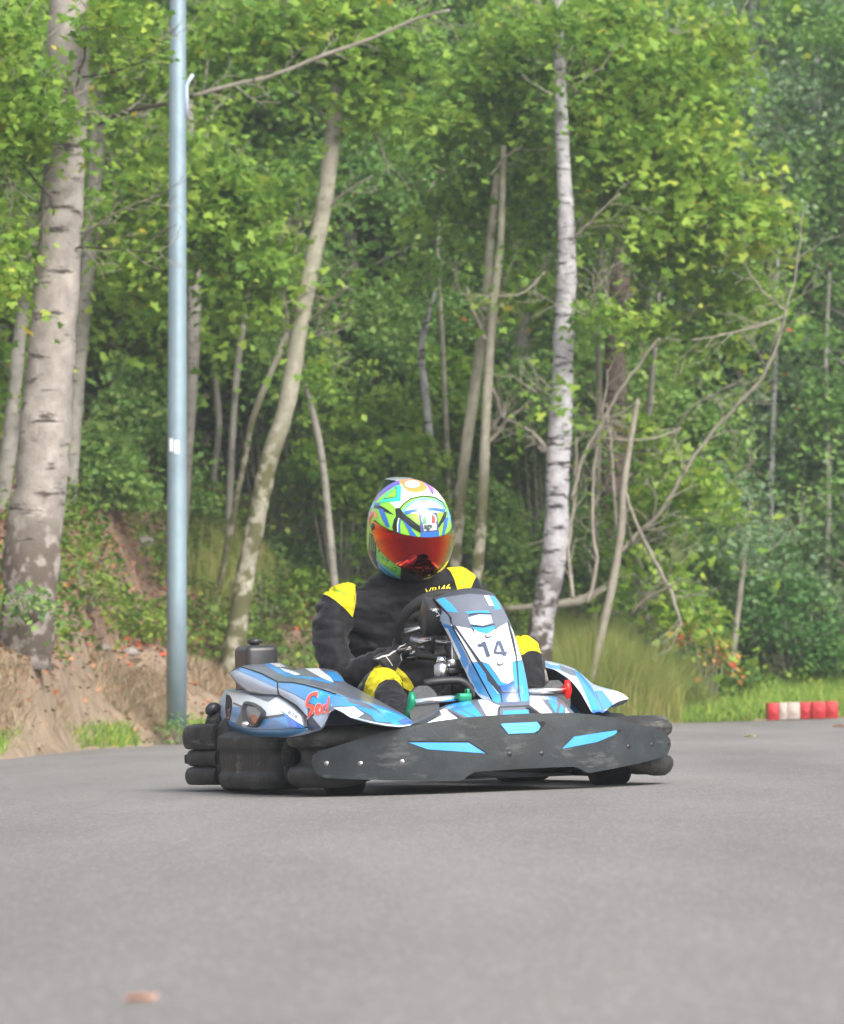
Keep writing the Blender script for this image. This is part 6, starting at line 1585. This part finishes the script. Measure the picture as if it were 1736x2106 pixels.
kL = [ZD(-60, 100), ZD(20, 40), ZD(150, 30), ZD(250, 70), ZD(310, 150), ZD(345, 240), ZD(330, 330), ZD(305, 300), ZD(270, 238), ZD(215, 208), ZD(170, 200), ZD(120, 208), ZD(75, 240), ZD(-40, 270)]
for k, (q, m) in enumerate(((ySR, 'suit_yellow'), (ySL, 'suit_yellow'), (kR, 'suit_yellow'), (kL, 'suit_yellow'))):
    decal(suit, sk, q, m, off=.0015)
for q in (ySR[9:19], ySL[4:]): decal(suit, sk, stroke(q, 1.8), 'suit_seam', off=.0026)
for q in ([Z1(1145, 330), Z1(1150, 420), Z1(1165, 500)], [Z1(1118, 120), Z1(1105, 200), Z1(1120, 330), Z1(1140, 420)], [(842, 1200), (846, 1260), (842, 1330)]): decal(suit, sk, stroke(q, 1.2), 'suit_seam', off=.0026)
text_px(suit, sk, "VR|46", (873.5, 1224.5), (21.5, -4.3), (2.0, 19.5 * -1), 'print_yellow', bold=.012, off=.003)
text_px(suit, sk, "sparco", (683, 1212), (10.5, 4.6), (3.2, -9.5), 'print_green', bold=.015, off=.003)
text_px(suit, sk, "sparco", (952, 1203), (4.2, -10.5), (-8.5, -3.5), 'print_green', bold=.015, off=.003)
bd = suit.build('suit', driver)
# ---- gloves with five fingers closed on the rim
def glove(side, wrist, a0):
    g = MB(); S = side
    kn = []
    for i in range(4):
        a = a0 + S * math.radians(10.0) * (i - 1.5) * -1
        c = rim(a); o = (c - WC).normalized(); rf = (.0100, .0106, .0103, .0090)[i]; end = (-125, -135, -130, -112)[i]
        pts = []
        for k in range(9):
            ph = math.radians(105 + (end - 105) * k / 8); kink = 1 + .10 * abs(math.sin(3 * PI * k / 8))
            pts.append(c + (o * math.cos(ph) + WN * math.sin(ph)) * (.0265 * kink))
        g.tube(pts, [rf * 1.12, rf * 1.1, rf * 1.06, rf * 1.1, rf, rf * .98, rf * 1.0, rf * .9, rf * .72], 'glove_black', seg=12)
        kn.append(pts[0])
    w = Vector(wrist)
    for i, p in enumerate(kn):
        b = w + (p - w) * .12
        g.tube([b, b.lerp(p, .5) + WN * .006, p], [.022, .0165, .0115], 'glove_black', seg=12)
    mid = (kn[0] + kn[1] + kn[2] + kn[3]) / 4
    g.tube([w, w.lerp(mid, .4), w.lerp(mid, .8)], [.034, .030, .020], 'glove_black', seg=16, ell=.8)
    # thumb leaves the side of the palm and closes on the inner side of the rim
    c = rim(a0 - S * math.radians(24)); o = (c - WC).normalized()
    st_ = w.lerp(kn[0] if True else mid, .35)
    g.tube([st_, st_.lerp(c, .45) + WN * .022 - o * .012, c + WN * .026 - o * .010, c + WN * .012 - o * .026, c - o * .028 - WN * .004], [.018, .015, .0125, .011, .008], 'glove_black', seg=12)
    # cuff
    d = (w - mid).normalized()
    g.tube([w - d * .01, w + d * .03, w + d * .065], [.036, .044, .050], 'glove_black', seg=20)
    V, N, F = remesh(g, .0036, 3, .5)
    x = MB(); x.add(V, F, 'glove_black'); return x
gR = glove(-1, (.030, -.135, .492), math.radians(228))
gs = Skin(gR)
for q, w in (([ZA(822, 720), ZA(870, 705), ZA(930, 690), ZA(965, 672), ZA(1030, 660), ZA(1080, 625), ZA(1120, 605), ZA(1190, 595), ZA(1260, 572), ZA(1300, 570)], 3.0), ([ZA(1110, 605), ZA(1150, 570), ZA(1180, 560), ZA(1212, 530)], 2.0), ([ZA(826, 715), ZA(822, 800)], 1.6), ([ZA(850, 690), ZA(880, 670)], 1.6),
             ([ZA(1000, 670), ZA(1040, 720), ZA(1070, 770)], 1.5), ([ZA(1160, 640), ZA(1150, 670), ZA(1165, 720), ZA(1195, 800)], 1.8), ([ZA(1210, 690), ZA(1290, 672), ZA(1340, 655), ZA(1335, 720), ZA(1350, 740), ZA(1300, 800)], 2.2), ([ZA(1130, 620), ZA(1330, 580), ZA(1380, 575)], 1.4), ([ZA(1265, 745), ZA(1290, 735)], 2)):
    decal(gR, gs, stroke(q, w), 'glove_line', off=.0012)
decal(gR, gs, [ZA(1230, 612), ZA(1375, 585), ZA(1380, 628), ZA(1240, 658)], 'glove_patch', off=.0014)
text_px(gR, gs, "OMP", ZA(1240, 650), (9.5, -1.8), (.8, -7.5), 'glove_line', off=.003)
gR.build('glove', driver)
gL = glove(1, (.108, .172, .558), math.radians(-38)); gL.build('glove', driver)
# ---- boots, soles towards the front
for (L0, u_toe, out) in ((-.251, .372, -1), (.240, .378, 1)):
    b = MB()
    ax = [(.645, .115, .046, .05), (.655, .16, .048, .052), (.665, .21, .047, .045), (.68, .26, .052, .036), (.69, .31, .054, .032), (.695, .35, .046, .027), (.697, u_toe, .026, .018)]
    rows = []
    for (F, U, w, d) in ax:
        rows.append([Vector((F + d * math.sin(2 * PI * k / 20), L0 + w * math.cos(2 * PI * k / 20), U)) for k in range(20)])
    b.grid(rows, 'boot_black', close=True); b.add(rows[0], [tuple(range(20))], 'boot_black'); b.add(rows[-1], [tuple(range(20))[::-1]], 'boot_black')
    b.tube([(.655, L0, .17), (.63, L0, .185), (.585, L0, .215)], [.05, .052, .055], 'boot_black', seg=18)
    V, N, F = remesh(b, .006, 4); b = MB(); b.add(V, F, 'boot_black')
    bt = b.build('boot', driver)
    s_ = MB(); outl = []
    prof = [(.085, .030), (.10, .043), (.14, .046), (.19, .040), (.24, .045), (.29, .056), (.33, .054), (.36, .038), (u_toe + .004, .016)]
    Lh = catmull([(0, -w, U) for U, w in prof], 24); Rh = catmull([(0, w, U) for U, w in prof], 24)
    fx_ = lambda U: .705 + .06 * (U - .1) + .012 * math.sin((U - .1) * 10)
    loop = [Vector((fx_(p.z), L0 + p.y, p.z)) for p in Lh] + [Vector((fx_(p.z), L0 + p.y, p.z)) for p in Rh[::-1]]
    n = len(loop); s_.add(loop + [p + Vector((-.014, 0, 0)) for p in loop], [tuple(range(n))[::-1], tuple(range(n, 2 * n))] + [(i, (i + 1) % n, (i + 1) % n + n, i + n) for i in range(n)], 'sole', flat=True)
    s_.build('sole', bt)

# ---- helmet
HC = on((842, 1089), F=-.13)
yaw, pitch, roll = math.radians(8), math.radians(17), math.radians(2)
HR = Matrix.Rotation(yaw, 3, 'Z') @ Matrix.Rotation(pitch, 3, 'Y') @ Matrix.Rotation(roll, 3, 'X')
def hsurf(az, t, k=1.0):
    ca, sa = math.cos(az), math.sin(az)
    if t >= 0: s = (1 - t ** 2.15) ** .5
    else: s = (1 - min(1, abs(t)) ** 4.2) ** .5
    rx = .182 if ca > 0 else .186; ry = .152
    x = rx * ca * s; y = ry * sa * s
    if t < 0:
        if ca > 0: x *= 1 + .06 * min(1, -t * 1.6) * ca; y *= 1 - .16 * (-t) * ca; y *= 1 - .10 * t * t; x *= 1 - .05 * t * t
        else: x *= 1 - .20 * t * t; y *= 1 - .06 * t * t
    if ca < 0 and .25 < t < .8: x *= 1 + .06 * math.sin(PI * (t - .25) / .55) * (-ca) ** 4
    return HC + HR @ (Vector((x, y, .188 * t)) * k)
hel = MB(); rows = []
ts = [math.sin(PI / 2 * (1 - 2 * k / 60) ) for k in range(61)]
ts = [max(-.93, 1 - 1.93 * (1 - math.cos(PI * k / 60)) / 2) if k < 60 else -.93 for k in range(61)]
for t in ts: rows.append([hsurf(2 * PI * k / 84, min(t, .9999)) for k in range(84)])
hel.grid(rows, 'h_lime', close=True)
inn = [p.lerp(HC + HR @ Vector((0, 0, -.17)), .22) for p in rows[-1]]
deep = [p.lerp(HC, .35) for p in inn]
hel.grid([rows[-1], inn, deep], 'h_black', close=True); hel.add(deep, [tuple(range(84))], 'h_black')
hs_ = Skin(hel)
def ell(cx, cy, rx, ry, n=28, a0=0, a1=360): return [(cx + rx * math.cos(math.radians(a0 + (a1 - a0) * k / n)), cy + ry * math.sin(math.radians(a0 + (a1 - a0) * k / n))) for k in range(n + (a1 - a0 != 360))]
HD = [
 ('h_white', [(340, 400), (360, 190), (470, 150), (640, 150), (560, 260), (480, 300), (430, 280), (370, 370)]),
 ('h_lime', [(345, 400), (380, 340), (440, 280), (460, 290), (440, 340), (400, 400), (380, 440), (350, 430)]),
 ('h_white', [(745, 260), (770, 170), (900, 140), (1180, 200), (1300, 380), (1360, 480), (1200, 395), (1050, 380), (900, 405), (800, 480), (740, 520), (700, 480), (755, 455)]),
 ('h_purple', [(600, 150), (740, 160), (735, 240), (690, 245), (560, 330), (480, 390), (410, 470), (400, 440), (470, 340), (540, 250)]),
 ('h_red', stroke([(650, 160), (560, 230), (480, 310), (420, 400), (385, 450)], 16)),
 ('h_orange', [(700, 150), (1000, 140), (1060, 210), (1110, 280), (1060, 318), (960, 340), (860, 325), (790, 265)]),
 ('h_dgreen', ell(905, 232, 112, 56)), ('h_white', ell(905, 228, 100, 46)),
 ('h_purple', [(960, 150), (1060, 160), (1130, 210), (1190, 300), (1185, 380), (1160, 350), (1110, 265), (1040, 190)]),
 ('h_pink', [(1090, 190), (1130, 205), (1200, 310), (1170, 325)]),
 ('h_red', stroke([(1190, 320), (1260, 360), (1310, 420)], 7)),
 ('h_dgreen', stroke([(790, 270), (840, 330), (880, 410)], 8)),
 ('h_teal', [(455, 480), (560, 360), (690, 245), (762, 250), (750, 455), (600, 462)]),
 ('h_ink', [(520, 430), (695, 255), (695, 400)]), ('h_lime', [(535, 415), (685, 275), (685, 392)]),
 ('h_white', [(600, 468), (760, 458), (740, 540), (700, 560), (640, 500)]),
 ('h_blue', [(405, 470), (470, 480), (470, 515), (410, 520)]),
 ('h_black', [(395, 505), (490, 515), (580, 570), (670, 640), (560, 600), (470, 560), (395, 545)]),
 ('h_blue', [(455, 550), (520, 560), (570, 680), (610, 800), (560, 790), (500, 680)]),
 ('h_black', [(690, 650), (660, 700), (640, 800), (660, 860), (700, 850), (695, 760), (720, 660)]),
 ('h_white', stroke([(730, 680), (712, 760), (712, 860)], 14)), ('h_blue', stroke([(745, 690), (730, 780), (735, 880)], 26)),
 ('h_blue', [(770, 690), (850, 730), (900, 830), (970, 920), (890, 915), (830, 800)]),
 ('h_black', [(680, 550), (740, 540), (790, 620), (900, 700), (1010, 790), (1020, 870), (990, 860), (880, 790), (770, 700), (690, 650)]),
 ('h_white', [(800, 600), (870, 520), (960, 455), (1100, 440), (1230, 460), (1330, 560), (1320, 600), (820, 620)]),
 ('h_ink', stroke([(735, 560), (790, 490), (890, 415), (1050, 383), (1200, 400), (1300, 460), (1352, 560)], 16)),
 ('h_cyan', stroke([(775, 590), (850, 500), (930, 450), (1050, 418), (1200, 438), (1290, 490), (1338, 570)], 26)),
 ('h_blue', stroke([(800, 612), (900, 585), (1050, 562), (1200, 560), (1340, 585)], 46)),
 ('h_lime', [(850, 640), (985, 615), (1005, 775), (900, 700)]), ('h_lime', [(1230, 605), (1310, 600), (1262, 740)]),
 ('h_black', [(1335, 590), (1365, 600), (1350, 680), (1250, 820), (1250, 760)]),
 ('h_blue', [(1330, 700), (1385, 650), (1370, 780), (1330, 900), (1300, 900)]), ('h_cyan', [(1365, 560), (1440, 640), (1425, 740), (1385, 700)]),
 ('h_navy', [(985, 612), (1232, 600), (1258, 870), (1020, 885)]),
 ('h_blue', [(1012, 872), (1262, 855), (1262, 930), (1020, 930)]),
 ('h_silver', ell(1128, 695, 100, 92)), ('h_silver', [(1045, 760), (1225, 750), (1228, 835), (1060, 850)]),
 ('h_dgreen', ell(1128, 700, 84, 76, 20, 180, 236) + [(1098, 755), (1044, 755)]), ('h_white', [(1090, 634), (1152, 628), (1158, 752), (1098, 755)]), ('h_red', ell(1128, 700, 84, 76, 20, 292, 360) + [(1208, 745), (1160, 752)]),
 ('h_cyan', [(285, 460), (330, 420), (400, 470), (395, 545), (320, 560), (285, 520)]), ('h_teal', [(340, 480), (390, 480), (380, 530)]), ('h_silver', [(290, 560), (350, 560), (350, 660), (290, 660)]),
 ('h_red', [(320, 690), (350, 640), (370, 590), (400, 600), (350, 700), (345, 800)]), ('h_orange', [(390, 565), (450, 650), (420, 690), (390, 620)]),
 ('h_red', [(345, 855), (380, 770), (410, 770), (400, 830)]),
 ('h_black', [(335, 870), (425, 935), (432, 1190), (480, 1300), (600, 1420), (740, 1545), (640, 1560), (430, 1420), (330, 1360), (280, 1180), (320, 1130)]),
 ('h_dgreen', stroke([(352, 900), (350, 1100)], 14)), ('h_dgreen', stroke([(380, 920), (378, 1110)], 12)), ('h_dgreen', stroke([(406, 935), (404, 1120)], 10)),
 ('h_green', [(425, 940), (490, 1050), (600, 1180), (700, 1275), (790, 1340), (745, 1475), (600, 1365), (430, 1215)]),
 ('h_cyan', [(425, 1210), (480, 1270), (600, 1370), (748, 1472), (735, 1540), (600, 1465), (460, 1340)]), ('h_navy', stroke([(430, 1245), (500, 1330), (600, 1410), (742, 1505)], 12)),
 ('h_black', [(755, 1310), (850, 1350), (950, 1420), (1080, 1450), (1200, 1400), (1330, 1260), (1400, 1300), (1200, 1620), (740, 1620)]),
 ('h_ink', stroke([(450, 1140), (472, 1080), (478, 1120), (455, 1115)], 9)), ('h_ink', stroke([(440, 1045), (462, 1055)], 9)), ('h_ink', stroke([(570, 1195), (560, 1235), (605, 1240)], 9)), ('h_ink', stroke([(600, 1210), (560, 1285)], 9)), ('h_ink', stroke([(640, 1330), (632, 1370), (680, 1388), (702, 1345), (660, 1325)], 9)), ('h_ink', stroke([(500, 1180), (530, 1220)], 7)),
]
for k, (m, q) in enumerate(HD): decal(hel, hs_, [ZH(*p) for p in q], m, off=.0004 + .00012 * k)
text_px(hel, hs_, "agv", ZH(1062, 818), (13.2, -.6), (0, -16.5), 'h_ink', bold=.03, off=.0080)
hm = hel.build('helmet', driver)
# visor, set proud of the shell
vis = MB(); rows = []
for j in range(13):
    v = j / 12; row = []
    for i in range(61):
        az = math.radians(-86 + 172 * i / 60); c = max(0, math.cos(az * .98))
        top = .27 - .17 * c ** .8; bot = .04 - .76 * c ** .8
        if abs(math.degrees(az)) > 74: bot += (abs(math.degrees(az)) - 74) / 12 * .12
        t = top + (bot - top) * v
        e = .010 + .007 * math.sin(PI * v) * c
        p = hsurf(az, t); nrm = (p - (HC + HR @ Vector((0, 0, .188 * t)))).normalized(); row.append(p + nrm * e)
    rows.append(row)
vis.grid(rows, 'visor_mirror', flip=False)
edge = [[p for p in rows[0]], [hsurf(math.radians(-86 + 172 * i / 60), .27 - .17 * max(0, math.cos(math.radians(-86 + 172 * i / 60) * .98)) ** .8) for i in range(61)]]
vis.grid(edge, 'h_black')
vis.grid([rows[-1], [p.lerp(HC, .05) for p in rows[-1]]], 'visor_mirror')
vis.build('visor', hm)
for s in (-1, 1):
    x = MB(); p = hsurf(s * math.radians(84), .12); n_ = (p - HC).normalized(); x.lathe([(0, .014), (.012, .013), (.017, .006), (.018, 0)], p, n_, 'h_black', seg=20); x.build('pivot', hm)
x = MB(); sp_ = [hsurf(math.radians(180 + a), .62) for a in (-40, -20, 0, 20, 40)]; up_ = [hsurf(math.radians(180 + a), .80, 1.10) + HR @ Vector((-.02, 0, .0)) for a in (-34, -17, 0, 17, 34)]; lo_ = [hsurf(math.radians(180 + a), .45, 1.01) for a in (-40, -20, 0, 20, 40)]
tp_ = [hsurf(math.radians(180 + a), .93, 1.0) for a in (-40, -20, 0, 20, 40)]
x.grid([catmull(lo_, 12), catmull(up_, 12), catmull(tp_, 12)], 'h_silver'); x.build('spoiler', hm)
